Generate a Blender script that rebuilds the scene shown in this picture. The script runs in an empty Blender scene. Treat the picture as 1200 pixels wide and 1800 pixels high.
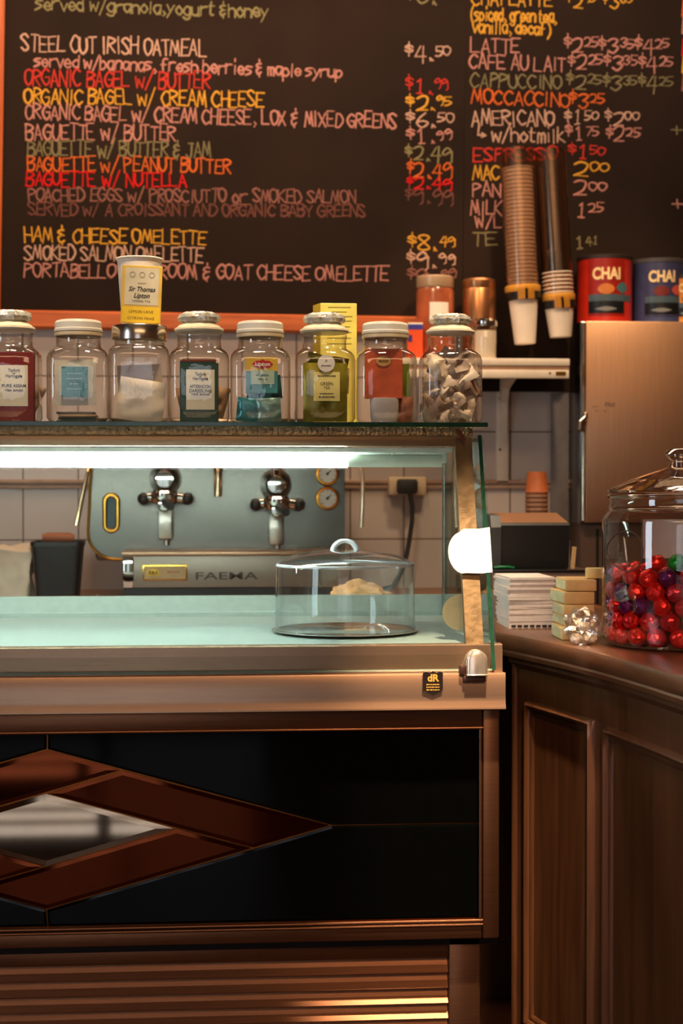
import bpy, bmesh, math, random
from mathutils import Vector, Matrix, noise
C = bpy.context
SC = C.scene
COL = SC.collection
R = math.radians
rnd = random.Random(7)

# ------------------------------------------------------------------ camera
EYE = Vector((0, 0, 1.25))
FPX = 2800.0
YAW, PIT = R(4.4), math.atan(50 / FPX)
FWD = Vector((math.sin(YAW) * math.cos(PIT), math.cos(YAW) * math.cos(PIT), -math.sin(PIT)))
RGT = Vector((math.cos(YAW), -math.sin(YAW), 0))
UPV = RGT.cross(FWD)


def P(px, py, Y):
    """the point of the place that lies on the upright plane Y (metres from the lens) behind a spot of the photo"""
    d = FWD + RGT * ((px - 600) / FPX) - UPV * ((py - 900) / FPX)
    return EYE + d * (Y / d.y)


def X(px, Y, py=850): return P(px, py, Y).x
def Z(py, Y, px=600): return P(px, py, Y).z


cd = bpy.data.cameras.new('camera')
cam = bpy.data.objects.new('camera', cd)
COL.objects.link(cam)
M = Matrix((RGT, UPV, -FWD)).transposed().to_4x4()
M.translation = EYE
cam.matrix_world = M
cd.sensor_fit = 'HORIZONTAL'
cd.sensor_width = 36
cd.lens = 36 * FPX / 1200
cd.clip_start = 0.05
cd.dof.use_dof = True
cd.dof.focus_distance = 2.9
cd.dof.aperture_fstop = 7.0
SC.camera = cam

# ------------------------------------------------------------------ world, lights, exposure
SC.view_settings.view_transform = 'Standard'
SC.view_settings.look = 'None'
SC.view_settings.gamma = 1
SC.view_settings.use_curve_mapping = False
SC.view_settings.exposure = 1.0
SC.cycles.transparent_max_bounces = 24
SC.cycles.max_bounces = 12
SC.cycles.transmission_bounces = 12
w = bpy.data.worlds.new('world')
SC.world = w
w.use_nodes = True
w.node_tree.nodes['Background'].inputs[0].default_value = (.5, .3, .16, 1)
w.node_tree.nodes['Background'].inputs[1].default_value = .05


def lamp(name, kind, loc, aim, energy, color, **k):
    l = bpy.data.lights.new(name, kind)
    l.energy = energy
    l.color = color
    for a, b in k.items(): setattr(l, a, b)
    o = bpy.data.objects.new(name, l)
    COL.objects.link(o)
    o.location = loc
    o.rotation_euler = (Vector(aim) - Vector(loc)).to_track_quat('-Z', 'Y').to_euler()
    return o


WARM = (1, .60, .32)
lamp('ceiling_glow', 'AREA', (.2, -1.0, 2.95), (.2, -.6, 0), 22, WARM, shape='RECTANGLE', size=3.0, size_y=1.2)
lamp('aisle_glow', 'AREA', (0.2, 4.0, 2.95), (0.2, 4.1, 0), 17, (1, .70, .48), shape='RECTANGLE', size=2.6, size_y=.5)
lamp('spot_case_end', 'SPOT', (.55, 2.0, 2.9), (.46, 2.80, .92), 380, (1, .76, .52), spot_size=R(15), spot_blend=.8, shadow_soft_size=.04)
for jx in (-.85, -.55, -.25, .05, .35, .60):  # row of unseen spots, some added for more highlights on the jars
    lamp('spot_jars', 'SPOT', (jx + .05, 2.55, 2.9), (jx, 3.25, 1.40), 52, (1, .78, .52), spot_size=R(23), spot_blend=.5, shadow_soft_size=.05)
lamp('spot_board', 'SPOT', (-.1, 2.6, 2.92), (-.1, 4.6, 1.9), 40, WARM, spot_size=R(60), spot_blend=.9, shadow_soft_size=.1)
lamp('spot_shelf', 'SPOT', (.9, 3.2, 2.92), (.95, 4.5, 1.55), 44, (1, .68, .4), spot_size=R(40), spot_blend=.8, shadow_soft_size=.06)
lamp('spot_counter', 'SPOT', (.3, -.4, 2.9), (.85, 2.5, .7), 110, WARM, spot_size=R(26), spot_blend=.8, shadow_soft_size=.14)
lamp('spot_floor', 'SPOT', (-.9, -.3, 2.9), (-.7, -.2, 0), 40, (1, .5, .22), spot_size=R(30), spot_blend=.4, shadow_soft_size=.05)  # unseen spot, added so the mirrors catch a bright orange floor patch

# ------------------------------------------------------------------ materials
MATS = {}


def new(name):
    m = bpy.data.materials.new(name)
    m.use_nodes = True
    nt = m.node_tree
    b = nt.nodes['Principled BSDF']
    MATS[name] = m
    return m, nt, b


def lin(c):
    return tuple(((v / 255) / 12.92 if v / 255 <= .04045 else ((v / 255 + .055) / 1.055) ** 2.4) for v in c) + (1,)


def mat(name, rgb, rough=.5, metal=0, var=.12, scale=30, bump=.0, bscale=None, stretch=(1, 1, 1), coat=0, spec=None):
    """plain surface with a little procedural variation; rgb is sRGB 0-255"""
    if name in MATS: return MATS[name]
    m, nt, b = new(name)
    n = nt.nodes
    tc = n.new('ShaderNodeTexCoord')
    mp = n.new('ShaderNodeMapping')
    mp.inputs['Scale'].default_value = stretch
    nt.links.new(tc.outputs['Object'], mp.inputs['Vector'])
    t = n.new('ShaderNodeTexNoise')
    t.inputs['Scale'].default_value = scale
    t.inputs['Detail'].default_value = 4
    nt.links.new(mp.outputs[0], t.inputs['Vector'])
    r = n.new('ShaderNodeValToRGB')
    c = lin(rgb)
    r.color_ramp.elements[0].position = .3
    r.color_ramp.elements[1].position = .7
    r.color_ramp.elements[0].color = tuple(v * (1 - var) for v in c[:3]) + (1,)
    r.color_ramp.elements[1].color = tuple(min(1, v * (1 + var)) for v in c[:3]) + (1,)
    nt.links.new(t.outputs['Fac'], r.inputs[0])
    nt.links.new(r.outputs[0], b.inputs['Base Color'])
    b.inputs['Roughness'].default_value = rough
    b.inputs['Metallic'].default_value = metal
    if coat: b.inputs['Coat Weight'].default_value = coat; b.inputs['Coat Roughness'].default_value = .12
    if spec is not None: b.inputs['Specular IOR Level'].default_value = spec
    if bump:
        t2 = n.new('ShaderNodeTexNoise')
        t2.inputs['Scale'].default_value = bscale or scale
        t2.inputs['Detail'].default_value = 3
        nt.links.new(mp.outputs[0], t2.inputs['Vector'])
        bp = n.new('ShaderNodeBump')
        bp.inputs['Strength'].default_value = bump
        bp.inputs['Distance'].default_value = .002
        nt.links.new(t2.outputs['Fac'], bp.inputs['Height'])
        nt.links.new(bp.outputs[0], b.inputs['Normal'])
    return m


def thin_glass(name, tint=(1, 1, 1), edge=(.75, .85, .8), bump=0, bscale=40, rough=.02, ior=1.45, boost=1.0, gcol=(1, 1, 1)):
    """a thin glass wall: lets light straight through, mirrors by Fresnel, darker along its edges where the path is long"""
    m, nt, b = new(name)
    n = nt.nodes
    n.remove(b)
    out = n['Material Output']
    tr = n.new('ShaderNodeBsdfTransparent')
    gl = n.new('ShaderNodeBsdfGlossy')
    gl.inputs['Roughness'].default_value = rough
    gl.inputs['Color'].default_value = gcol + (1,)
    lw = n.new('ShaderNodeLayerWeight')
    lw.inputs[0].default_value = .5
    pw = n.new('ShaderNodeMath')
    pw.operation = 'POWER'
    pw.inputs[1].default_value = 2.2
    nt.links.new(lw.outputs['Facing'], pw.inputs[0])
    mx = n.new('ShaderNodeMix')
    mx.data_type = 'RGBA'
    mx.inputs[6].default_value = tint + (1,)
    mx.inputs[7].default_value = edge + (1,)
    nt.links.new(pw.outputs[0], mx.inputs[0])
    nt.links.new(mx.outputs[2], tr.inputs[0])
    p5 = n.new('ShaderNodeMath')
    p5.operation = 'POWER'
    p5.inputs[1].default_value = 5
    nt.links.new(lw.outputs['Facing'], p5.inputs[0])
    mm = n.new('ShaderNodeMath')
    mm.operation = 'MULTIPLY_ADD'
    mm.use_clamp = True
    f0 = ((ior - 1) / (ior + 1)) ** 2 * 2 * boost
    mm.inputs[1].default_value = 1 - f0
    mm.inputs[2].default_value = f0
    nt.links.new(p5.outputs[0], mm.inputs[0])
    ms = n.new('ShaderNodeMixShader')
    nt.links.new(mm.outputs[0], ms.inputs[0])
    nt.links.new(tr.outputs[0], ms.inputs[1])
    nt.links.new(gl.outputs[0], ms.inputs[2])
    nt.links.new(ms.outputs[0], out.inputs[0])
    if bump:
        tc = n.new('ShaderNodeTexCoord')
        t = n.new('ShaderNodeTexNoise')
        t.inputs['Scale'].default_value = bscale
        bp = n.new('ShaderNodeBump')
        bp.inputs['Strength'].default_value = bump
        bp.inputs['Distance'].default_value = .003
        nt.links.new(tc.outputs['Object'], t.inputs['Vector'])
        nt.links.new(t.outputs['Fac'], bp.inputs['Height'])
        nt.links.new(bp.outputs[0], gl.inputs['Normal'])
        nt.links.new(bp.outputs[0], lw.inputs['Normal'])
    return m


def solid_glass(name, col=(1, 1, 1), rough=0.0, bump=0, bscale=60):
    m, nt, b = new(name)
    b.inputs['Base Color'].default_value = col + (1,)
    b.inputs['Roughness'].default_value = rough
    b.inputs['Transmission Weight'].default_value = 1
    b.inputs['IOR'].default_value = 1.48
    if bump:
        n = nt.nodes
        tc = n.new('ShaderNodeTexCoord')
        t = n.new('ShaderNodeTexNoise')
        t.inputs['Scale'].default_value = bscale
        bp = n.new('ShaderNodeBump')
        bp.inputs['Strength'].default_value = bump
        bp.inputs['Distance'].default_value = .003
        nt.links.new(tc.outputs['Object'], t.inputs['Vector'])
        nt.links.new(t.outputs['Fac'], bp.inputs['Height'])
        nt.links.new(bp.outputs[0], b.inputs['Normal'])
    return m


def emit(name, col, s):
    m, nt, b = new(name)
    b.inputs['Base Color'].default_value = (.8, .8, .8, 1)
    b.inputs['Emission Color'].default_value = col + (1,)
    b.inputs['Emission Strength'].default_value = s
    return m


def tiles(name, rgb, grout, size, origin):
    m, nt, b = new(name)
    n = nt.nodes
    tc = n.new('ShaderNodeTexCoord')
    sp = n.new('ShaderNodeSeparateXYZ')
    cb = n.new('ShaderNodeCombineXYZ')
    nt.links.new(tc.outputs['Object'], sp.inputs[0])
    ax = n.new('ShaderNodeMath'); ax.inputs[1].default_value = origin[0]
    az = n.new('ShaderNodeMath'); az.inputs[1].default_value = origin[1]
    nt.links.new(sp.outputs['X'], ax.inputs[0]); nt.links.new(sp.outputs['Z'], az.inputs[0])
    nt.links.new(ax.outputs[0], cb.inputs['X']); nt.links.new(az.outputs[0], cb.inputs['Y'])
    br = n.new('ShaderNodeTexBrick')
    br.offset = 0
    br.inputs['Scale'].default_value = 1
    br.inputs['Brick Width'].default_value = size
    br.inputs['Row Height'].default_value = size
    br.inputs['Mortar Size'].default_value = .0022
    br.inputs['Mortar Smooth'].default_value = .3
    c = lin(rgb)
    br.inputs['Color1'].default_value = c
    br.inputs['Color2'].default_value = tuple(v * .93 for v in c[:3]) + (1,)
    br.inputs['Mortar'].default_value = lin(grout)
    nt.links.new(cb.outputs[0], br.inputs['Vector'])
    nt.links.new(br.outputs['Color'], b.inputs['Base Color'])
    b.inputs['Roughness'].default_value = .22
    bp = n.new('ShaderNodeBump')
    bp.invert = True
    bp.inputs['Strength'].default_value = .6
    bp.inputs['Distance'].default_value = .002
    nt.links.new(br.outputs['Fac'], bp.inputs['Height'])
    nt.links.new(bp.outputs[0], b.inputs['Normal'])
    return m


def wood(name, dark, light, rough=.35, axis='Z', scale=6, coat=.2):
    m, nt, b = new(name)
    n = nt.nodes
    tc = n.new('ShaderNodeTexCoord')
    mp = n.new('ShaderNodeMapping')
    mp.inputs['Scale'].default_value = {'Z': (9, 9, .6), 'X': (.6, 9, 9), 'Y': (9, .6, 9)}[axis]
    t = n.new('ShaderNodeTexNoise')
    t.inputs['Scale'].default_value = scale
    t.inputs['Detail'].default_value = 8
    t.inputs['Distortion'].default_value = .6
    r = n.new('ShaderNodeValToRGB')
    r.color_ramp.elements[0].position = .32
    r.color_ramp.elements[1].position = .7
    r.color_ramp.elements[0].color = lin(dark)
    r.color_ramp.elements[1].color = lin(light)
    nt.links.new(tc.outputs['Object'], mp.inputs[0])
    nt.links.new(mp.outputs[0], t.inputs['Vector'])
    nt.links.new(t.outputs['Fac'], r.inputs[0])
    nt.links.new(r.outputs[0], b.inputs['Base Color'])
    b.inputs['Roughness'].default_value = rough
    b.inputs['Coat Weight'].default_value = coat
    b.inputs['Coat Roughness'].default_value = .25
    return m


def chalk(name, rgb, density=.5):
    """dry chalk: grainy coverage over the slate"""
    if name in MATS: return MATS[name]
    m, nt, b = new(name)
    n = nt.nodes
    tc = n.new('ShaderNodeTexCoord')
    t = n.new('ShaderNodeTexNoise')
    t.inputs['Scale'].default_value = 260
    t.inputs['Detail'].default_value = 3
    r = n.new('ShaderNodeValToRGB')
    r.color_ramp.elements[0].position = .36
    r.color_ramp.elements[1].position = .62
    c = lin(rgb)
    s = lin((40, 34, 30))
    r.color_ramp.elements[0].color = tuple(c[i] * density + s[i] * (1 - density) for i in range(3)) + (1,)
    r.color_ramp.elements[1].color = c
    nt.links.new(tc.outputs['Object'], t.inputs['Vector'])
    nt.links.new(t.outputs['Fac'], r.inputs[0])
    nt.links.new(r.outputs[0], b.inputs['Base Color'])
    b.inputs['Roughness'].default_value = .95
    b.inputs['Specular IOR Level'].default_value = .1
    return m


steel = mat('brushed_steel', (186, 148, 118), .36, .9, .08, 8, .06, 60, (1, 12, 60))
steelv = mat('brushed_steel_door', (200, 156, 122), .38, 1, .08, 6, .05, 60, (60, 12, 1))
panel_steel = mat('machine_steel', (116, 114, 107), .22, 1, .06, 8, .05, 60, (1, 12, 50))
darksteel = mat('bronzed_steel', (132, 88, 62), .34, .9, .10, 8, .05, 50, (1, 12, 40))
chrome = mat('chrome', (225, 220, 214), .08, 1, .04)
brass = mat('brass', (215, 165, 70), .25, 1, .1)
white_plastic = mat('white_plastic', (232, 222, 204), .45, 0, .05)
white_paint = mat('white_paint', (226, 214, 196), .5, 0, .06)
paper_white = mat('white_paper', (238, 228, 214), .75, 0, .05)
cup_white = mat('cup_paper', (240, 226, 208), .6, 0, .03)
black_plastic = mat('black_plastic', (20, 18, 17), .42, 0, .1)
black_rubber = mat('black_rubber', (12, 12, 12), .6, 0, .1)
cream_label = mat('cream_label', (226, 216, 190), .6, 0, .04)
ink = mat('black_ink', (34, 28, 26), .6)
gold_ink = mat('gold_ink', (212, 164, 72), .45)
jar_glass = thin_glass('jar_glass', (.96, .95, .92), (.34, .28, .20), .28, 38, .03, 1.5, 1.15)
pane_glass = thin_glass('pane_glass', (.955, .975, .962), (.7, .84, .78), 0, 40, .01, 1.5, 1.0)
dome_glass = thin_glass('dome_glass', (.965, .97, .97), (.62, .66, .68), .08, 20, .02, 1.45, 1.3)
tube_plastic = thin_glass('tube_plastic', (.62, .50, .42), (.30, .20, .15), 0, 40, .22, 1.5, 2.2, (1, .72, .5))
cello = thin_glass('cellophane', (.88, .85, .80), (.75, .72, .68), .8, 70, .25, 1.5, 4)
cut_glass = solid_glass('cut_glass', (1, .99, .96), .0, .15, 120)
lid_glass = thin_glass('lid_glass', (.86, .78, .68), (.40, .30, .2), .3, 26, .05, 1.5, 3.5)
green_edge = mat('green_glass_edge', (24, 62, 44), .12, 0, .25, 60, coat=.3)
candy_jar_glass = thin_glass('candy_jar_glass', (.97, .97, .97), (.55, .58, .62), .08, 14, .01, 1.5, 1.3)
wood_dark = wood('counter_wood', (74, 42, 22), (96, 58, 32), .4, 'Z')
wood_top = wood('countertop_wood', (92, 56, 34), (116, 72, 46), .3, 'Y', 5, .4)
wood_frame = wood('frame_wood', (176, 82, 34), (214, 112, 52), .4, 'X')
slate = mat('slate', (38, 25, 17), .8, 0, .25, 3, spec=.15)
blackglass = mat('black_glass', (5, 6, 5), .04, 0, .1, coat=0, spec=.18)
bronze_mirror = mat('bronze_mirror', (92, 40, 20), .05, 1, .05)
grey_mirror = mat('silver_mirror', (150, 128, 106), .04, 1, .05)
tile_mat = tiles('white_tile', (196, 184, 178), (96, 78, 66), .156, (.599 + .0015, .161 - 1.25 + 1.56))
foil = {}
for nm, c in (('red', (214, 16, 16)), ('purple', (96, 18, 84)), ('green', (14, 150, 40)), ('crimson', (176, 12, 36))):
    foil[nm] = mat(nm + '_foil', c, .28, .55, .1, 30, .6, 90)

# ------------------------------------------------------------------ mesh helpers
ORG = {}


class MB:
    def __init__(s): s.bm = bmesh.new()

    def box(s, x0, x1, y0, y1, z0, z1, bev=0, M=None, seg=2):
        b = bmesh.new()
        bmesh.ops.create_cube(b, size=1)
        for v in b.verts:
            v.co = Vector(((x0 + x1) / 2 + v.co.x * (x1 - x0), (y0 + y1) / 2 + v.co.y * (y1 - y0), (z0 + z1) / 2 + v.co.z * (z1 - z0)))
        if bev: bmesh.ops.bevel(b, geom=list(b.edges), offset=bev, segments=seg, affect='EDGES', profile=.5)
        return s.add(b, M)

    def add(s, b, M=None):
        if M is not None: bmesh.ops.transform(b, matrix=M, verts=list(b.verts))
        mp = {}
        for v in b.verts: mp[v] = s.bm.verts.new(v.co)
        for f in b.faces:
            try: s.bm.faces.new([mp[v] for v in f.verts])
            except ValueError: pass
        b.free()
        return s

    def loft(s, secs, closed=True, cap0=False, cap1=False):
        rows = [[s.bm.verts.new(Vector(p)) for p in sec] for sec in secs]
        n = len(rows[0])
        for a, b in zip(rows, rows[1:]):
            for i in range(n if closed else n - 1):
                j = (i + 1) % n
                s.bm.faces.new((a[i], a[j], b[j], b[i]))
        if cap0: s.bm.faces.new(rows[0][::-1])
        if cap1: s.bm.faces.new(rows[-1])
        return s

    def lathe(s, prof, c=(0, 0, 0), seg=32, M=None, wave=None, flat=False):
        """prof: (radius, z) pairs; radius 0 closes the surface"""
        b = bmesh.new()
        rows = []
        for r, z in prof:
            if r <= 1e-6: rows.append([b.verts.new((0, 0, z))]); continue
            row = []
            for i in range(seg):
                a = 2 * math.pi * i / seg
                rr = r * (1 + (wave(a, z) if wave else 0))
                row.append(b.verts.new((rr * math.cos(a), rr * math.sin(a), z)))
            rows.append(row)
        for p, q in zip(rows, rows[1:]):
            if len(p) == 1 and len(q) == 1: continue
            for i in range(seg):
                j = (i + 1) % seg
                if len(p) == 1: b.faces.new((p[0], q[j], q[i]))
                elif len(q) == 1: b.faces.new((p[i], p[j], q[0]))
                else: b.faces.new((p[i], p[j], q[j], q[i]))
        T = Matrix.Translation(Vector(c))
        return s.add(b, T @ M if M is not None else T)

    def tube(s, pts, r, seg=10, cap=True):
        pts = [Vector(p) for p in pts]
        rs = r if isinstance(r, (list, tuple)) else [r] * len(pts)
        secs = []
        up = None
        for i, p in enumerate(pts):
            d = (pts[min(i + 1, len(pts) - 1)] - pts[max(i - 1, 0)]).normalized()
            if up is None:
                up = Vector((0, 0, 1)) if abs(d.z) < .9 else Vector((0, 1, 0))
            u = d.cross(up).normalized()
            v = u.cross(d).normalized()
            up = v
            secs.append([p + (u * math.cos(2 * math.pi * k / seg) + v * math.sin(2 * math.pi * k / seg)) * rs[i] for k in range(seg)])
        return s.loft(secs, True, cap, cap)

    def prism(s, pts, vec):
        a = [s.bm.verts.new(Vector(p)) for p in pts]
        b = [s.bm.verts.new(Vector(p) + Vector(vec)) for p in pts]
        n = len(a)
        s.bm.faces.new(a)
        s.bm.faces.new(b[::-1])
        for i in range(n):
            j = (i + 1) % n
            s.bm.faces.new((a[i], b[i], b[j], a[j]))
        return s

    def ball(s, c, r, sub=2, jit=0, seed=0, sc=(1, 1, 1), freq=3):
        b = bmesh.new()
        bmesh.ops.create_icosphere(b, subdivisions=sub, radius=1)
        for v in b.verts:
            k = 1 + jit * noise.noise(v.co * freq + Vector((seed * 3.1, seed * 1.7, seed)))
            v.co = Vector((v.co.x * sc[0], v.co.y * sc[1], v.co.z * sc[2])) * (r * k) + Vector(c)
        return s.add(b)

    def build(s, name, m, parent=None, smooth=35, origin=None):
        bm = s.bm
        bmesh.ops.recalc_face_normals(bm, faces=list(bm.faces))
        if parent is not None: org = ORG[parent.name]
        elif origin is not None: org = Vector(origin)
        else:
            xs = [v.co for v in bm.verts]
            org = Vector(((min(v.x for v in xs) + max(v.x for v in xs)) / 2, (min(v.y for v in xs) + max(v.y for v in xs)) / 2, min(v.z for v in xs)))
        for v in bm.verts: v.co -= org
        me = bpy.data.meshes.new(name)
        bm.to_mesh(me)
        bm.free()
        me.materials.append(m)
        if smooth:
            for p in me.polygons: p.use_smooth = True
            me.set_sharp_from_angle(angle=R(smooth))
        o = bpy.data.objects.new(name, me)
        COL.objects.link(o)
        ORG[o.name] = org
        if parent is not None: o.parent = parent
        else: o.location = org
        return o


def tag(o, label=None, cat=None, group=None, kind=None):
    if label: o['label'] = label
    if cat: o['category'] = cat
    if group: o['group'] = group
    if kind: o['kind'] = kind
    return o


def thing(name, label, cat, loc=(0, 0, 0), group=None):
    o = bpy.data.objects.new(name, None)
    COL.objects.link(o)
    o.empty_display_size = .05
    o.location = loc
    ORG[o.name] = Vector(loc)
    return tag(o, label, cat, group)


def struct(o): o['kind'] = 'structure'; return o


def dup(root, label=None, group=None):
    c = root.copy()
    COL.objects.link(c)
    if label: c['label'] = label
    if group: c['group'] = group
    for ch in root.children:
        d = ch.copy()
        COL.objects.link(d)
        d.parent = c
        for g in ch.children:
            e = g.copy()
            COL.objects.link(e)
            e.parent = d
    return c


def text(s, size, c, m, parent, name='lettering', shear=0, bold=0, u=Vector((1, 0, 0)), v=Vector((0, 0, 1)), space=1, width=None, wrap=None):
    """flat printed lettering; c = world centre, u = reading direction, v = up"""
    cu = bpy.data.curves.new('lettering_curve', 'FONT')
    cu.body = s
    cu.size = size
    cu.shear = shear
    cu.offset = bold
    cu.align_x = 'CENTER'
    cu.align_y = 'CENTER'
    cu.space_character = space
    cu.resolution_u = 3
    t = bpy.data.objects.new('lettering_curve', cu)
    COL.objects.link(t)
    me = bpy.data.meshes.new_from_object(t.evaluated_get(C.evaluated_depsgraph_get()))
    bpy.data.objects.remove(t)
    bpy.data.curves.remove(cu)
    me.name = name
    org = ORG[parent.name]
    xs = [q.co.x for q in me.vertices] or [0]
    k = width / max(1e-6, max(xs) - min(xs)) if width else 1
    for q in me.vertices:
        x, y = q.co.x * k, q.co.y
        if wrap:      # wrap around a can: (axis x, axis y, radius)
            cx, cy, r = wrap
            a = (c.x + x - cx) / r
            q.co = Vector((cx + math.sin(a) * r, cy - math.cos(a) * r, c.z + y)) - org
        else:
            q.co = Vector(c) + u * x + v * y - org
    me.materials.clear()
    me.materials.append(m)
    o = bpy.data.objects.new(name, me)
    COL.objects.link(o)
    ORG[o.name] = org
    o.parent = parent
    return o


def scrawl(w_, h_, c, m, parent, seed=0):
    """a line of print too small to read: a row of short dashes"""
    r_ = random.Random(seed)
    b = MB()
    x_ = -w_ / 2
    while x_ < w_ / 2:
        d = min(r_.uniform(.5, 1.6) * h_, w_ / 2 - x_)
        k = r_.uniform(.6, 1) * h_ / 2
        b.box(c.x + x_, c.x + x_ + d, c.y - .0001, c.y + .0002, c.z - k, c.z + k)
        x_ += d + h_ * .35
    return b.build('small_print', m, parent, 0)


def sup(hw, n, seg, cx, cy, z, hy=None):
    hy = hy or hw
    r = []
    for i in range(seg):
        a = 2 * math.pi * (i + .5) / seg
        c, s_ = math.cos(a), math.sin(a)
        r.append((cx + hw * math.copysign(abs(c) ** (2 / n), c), cy + hy * math.copysign(abs(s_) ** (2 / n), s_), z))
    return r


# ------------------------------------------------------------------ the room
WY = 4.60
XL, XR, YR, HC = -2.2, 2.6, -2.8, 3.0
wallp = mat('warm_plaster', (112, 74, 46), .8, 0, .12, 3)
floor_m = wood('floor_boards', (64, 32, 16), (98, 54, 28), .35, 'Y', 4)
def slab(name, m, *b): return struct(MB().box(*b).build(name, m, smooth=0))
slab('wall_back', tile_mat, XL, XR, WY, WY + .1, 0, HC)
slab('wall_left', wallp, XL - .1, XL, YR, WY, 0, HC)
slab('wall_right', wallp, XR, XR + .1, YR, WY, 0, HC)
slab('wall_rear', wallp, XL, XR, YR - .1, YR, 0, HC)
slab('floor', floor_m, XL, XR, YR, WY, -.1, 0)
slab('ceiling', mat('ceiling_paint', (120, 96, 72), .9), XL, XR, YR, WY, HC, HC + .1)
# tile rail along the back wall
b = MB()
zt, zb = Z(843, WY), Z(858, WY)
b.box(XL, XR, WY - .016, WY, zb + .012, zt, .004)
b.box(XL, XR, WY - .011, WY, zb - .002, zb + .010, .003)
struct(b.build('trim_1', mat('tile_rail', (170, 140, 120), .3)))
# shop window in the wall behind the viewer, with slatted blind: it shows in the mirrors and glass only
wf = MB()
for z0, z1 in ((.04, .12), (2.33, 2.4)): wf.box(-1.5, .3, YR, YR + .06, z0, z1, .005)
for x0 in (-1.5, -.63, .23): wf.box(x0, x0 + .07, YR, YR + .055, .12, 2.33, .005)
wo = struct(wf.build('window_1', mat('window_frame', (70, 42, 26), .4)))
pn = MB().box(-1.43, .23, YR + .004, YR + .012, .12, 2.33).build('pane', emit('daylight', (.75, .86, 1), .9), wo)
wf = MB()
for z0, z1 in ((.55, .62), (2.43, 2.5)): wf.box(XL, XL + .06, .85, 1.65, z0, z1, .005)
for y0 in (.85, 1.58): wf.box(XL, XL + .055, y0, y0 + .07, .62, 2.43, .005)
w2 = struct(wf.build('window_2', MATS['window_frame']))
MB().box(XL + .004, XL + .012, .92, 1.58, .62, 2.43).build('pane', emit('side_daylight', (.72, .86, 1), 3.0), w2)
bl = MB()
for k in range(32):
    z = .17 + k * .067
    bl.box(-1.42, .22, YR + .02, YR + .028, z, z + .030)
bl.build('blind', mat('blind', (190, 170, 150), .6), wo)

# ------------------------------------------------------------------ display case
CF = 2.80                                  # front plane of the cabinet
XE = X(878, CF)                            # its right end
XW = -1.10                                 # its left end (outside the picture)
case = thing('display_case', 'refrigerated steel and glass display case with diamond mirror front', 'display case', ((XE + XW) / 2, 3.1, 0))
z = lambda py, Y=CF: Z(py, Y)
# carcass
b = MB()
b.box(XW, XE, CF + .03, 3.5, .42, z(1250), 0)
b.box(XW + .02, X(845, CF + .05), CF + .10, 3.48, .0, .42, 0)
b.build('carcass', mat('carcass_steel', (34, 24, 19), .5, .6), case, 0)
# frame of the mirror front
b = MB()
zt0, zt1, zb0, zb1 = z(1249), z(1281), z(1628), z(1655)
xs0, xs1 = X(849, CF), XE
b.box(XW, xs0 - .001, CF, CF + .03, zt1, zt0, .002)
b.box(XW, xs0 - .001, CF, CF + .03, zb1, zb0, .002)
b.box(xs0, xs1, CF - .002, CF + .03, zb1, zt0, .003)
b.box(XW, XW + .03, CF - .002, CF + .03, zb1, zt0, .003)
b.tube([(XW + .03, CF - .001, zt1 - .001), (xs0, CF - .001, zt1 - .001)], .0032)
b.tube([(XW + .03, CF - .001, zb0 + .005), (xs0, CF - .001, zb0 + .005)], .0030)
b.tube([(XW + .03, CF - .001, zb0 - .002), (xs0, CF - .001, zb0 - .002)], .0028)
b.tube([(xs0 - .004, CF, zb0), (xs0 - .004, CF, zt1)], .003)
b.build('front_frame', darksteel, case)


def q(u, v):                               # spot on the mirror front (twice-enlarged view of it)
    p = P(u / 2, 1240 + v / 2, CF)
    return (p.x, p.z)


def inset(poly, d):
    n = len(poly)
    ar = sum(poly[i][0] * poly[(i + 1) % n][1] - poly[(i + 1) % n][0] * poly[i][1] for i in range(n))
    if ar < 0: poly = poly[::-1]
    out = []
    for i in range(n):
        p0, p1, p2 = Vector(poly[i - 1]), Vector(poly[i]), Vector(poly[(i + 1) % n])
        e1, e2 = (p1 - p0).normalized(), (p2 - p1).normalized()
        n1, n2 = Vector((-e1.y, e1.x)), Vector((-e2.y, e2.x))
        k = (n1 + n2)
        k = k / max(.25, k.length_squared) * 2
        out.append(tuple(p1 + k * d))
    return poly, out


def plate(name, poly, m, bev=.010, drop=.0018, tilt=(0, 0), y=CF + .012, gap=.0012):
    poly, outer = inset(poly, gap)
    _, inner = inset(outer, bev)
    cx = sum(p[0] for p in outer) / len(outer)
    cz = sum(p[1] for p in outer) / len(outer)
    f = lambda p, d: (p[0], y + d + tilt[0] * (p[0] - cx) + tilt[1] * (p[1] - cz), p[1])
    b = MB()
    b.loft([[f(p, .012) for p in outer], [f(p, drop) for p in outer], [f(p, 0) for p in inner]], True, True, True)
    return b.build(name, m, case, smooth=0)


Ot, Ob, A, W_ = q(163, 160), q(160, 725), q(1167, 428), q(-841, 448)
it, ib, ir, il = q(157, 315), q(160, 572), q(620, 438), q(-303, 448)
pa, pc, pd, pe = q(430, 233), q(890, 508), q(-113, 652), q(-572, 372)
xL, xR = q(-1540, 0)[0], xs0
top, bot = zt1, zb0 + .006
sx = q(163, 0)[0]
hz = A[1]
plate('black_glass_pane', [(sx, top), (xR, top), (xR, hz), A, Ot], blackglass, .004, .001)
plate('black_glass_pane', [(sx, bot), (xR, bot), (xR, hz), A, Ob], blackglass, .004, .001, (0, .004))
plate('black_glass_pane', [(sx, top), (xL, top), (xL, W_[1]), W_, Ot], blackglass, .004, .001, (.004, 0))
plate('black_glass_pane', [(sx, bot), (xL, bot), (xL, W_[1]), W_, Ob], blackglass, .004, .001)
plate('bronze_mirror', [pa, A, pc, it], bronze_mirror, .007, .0011, (.006, .012))
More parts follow.
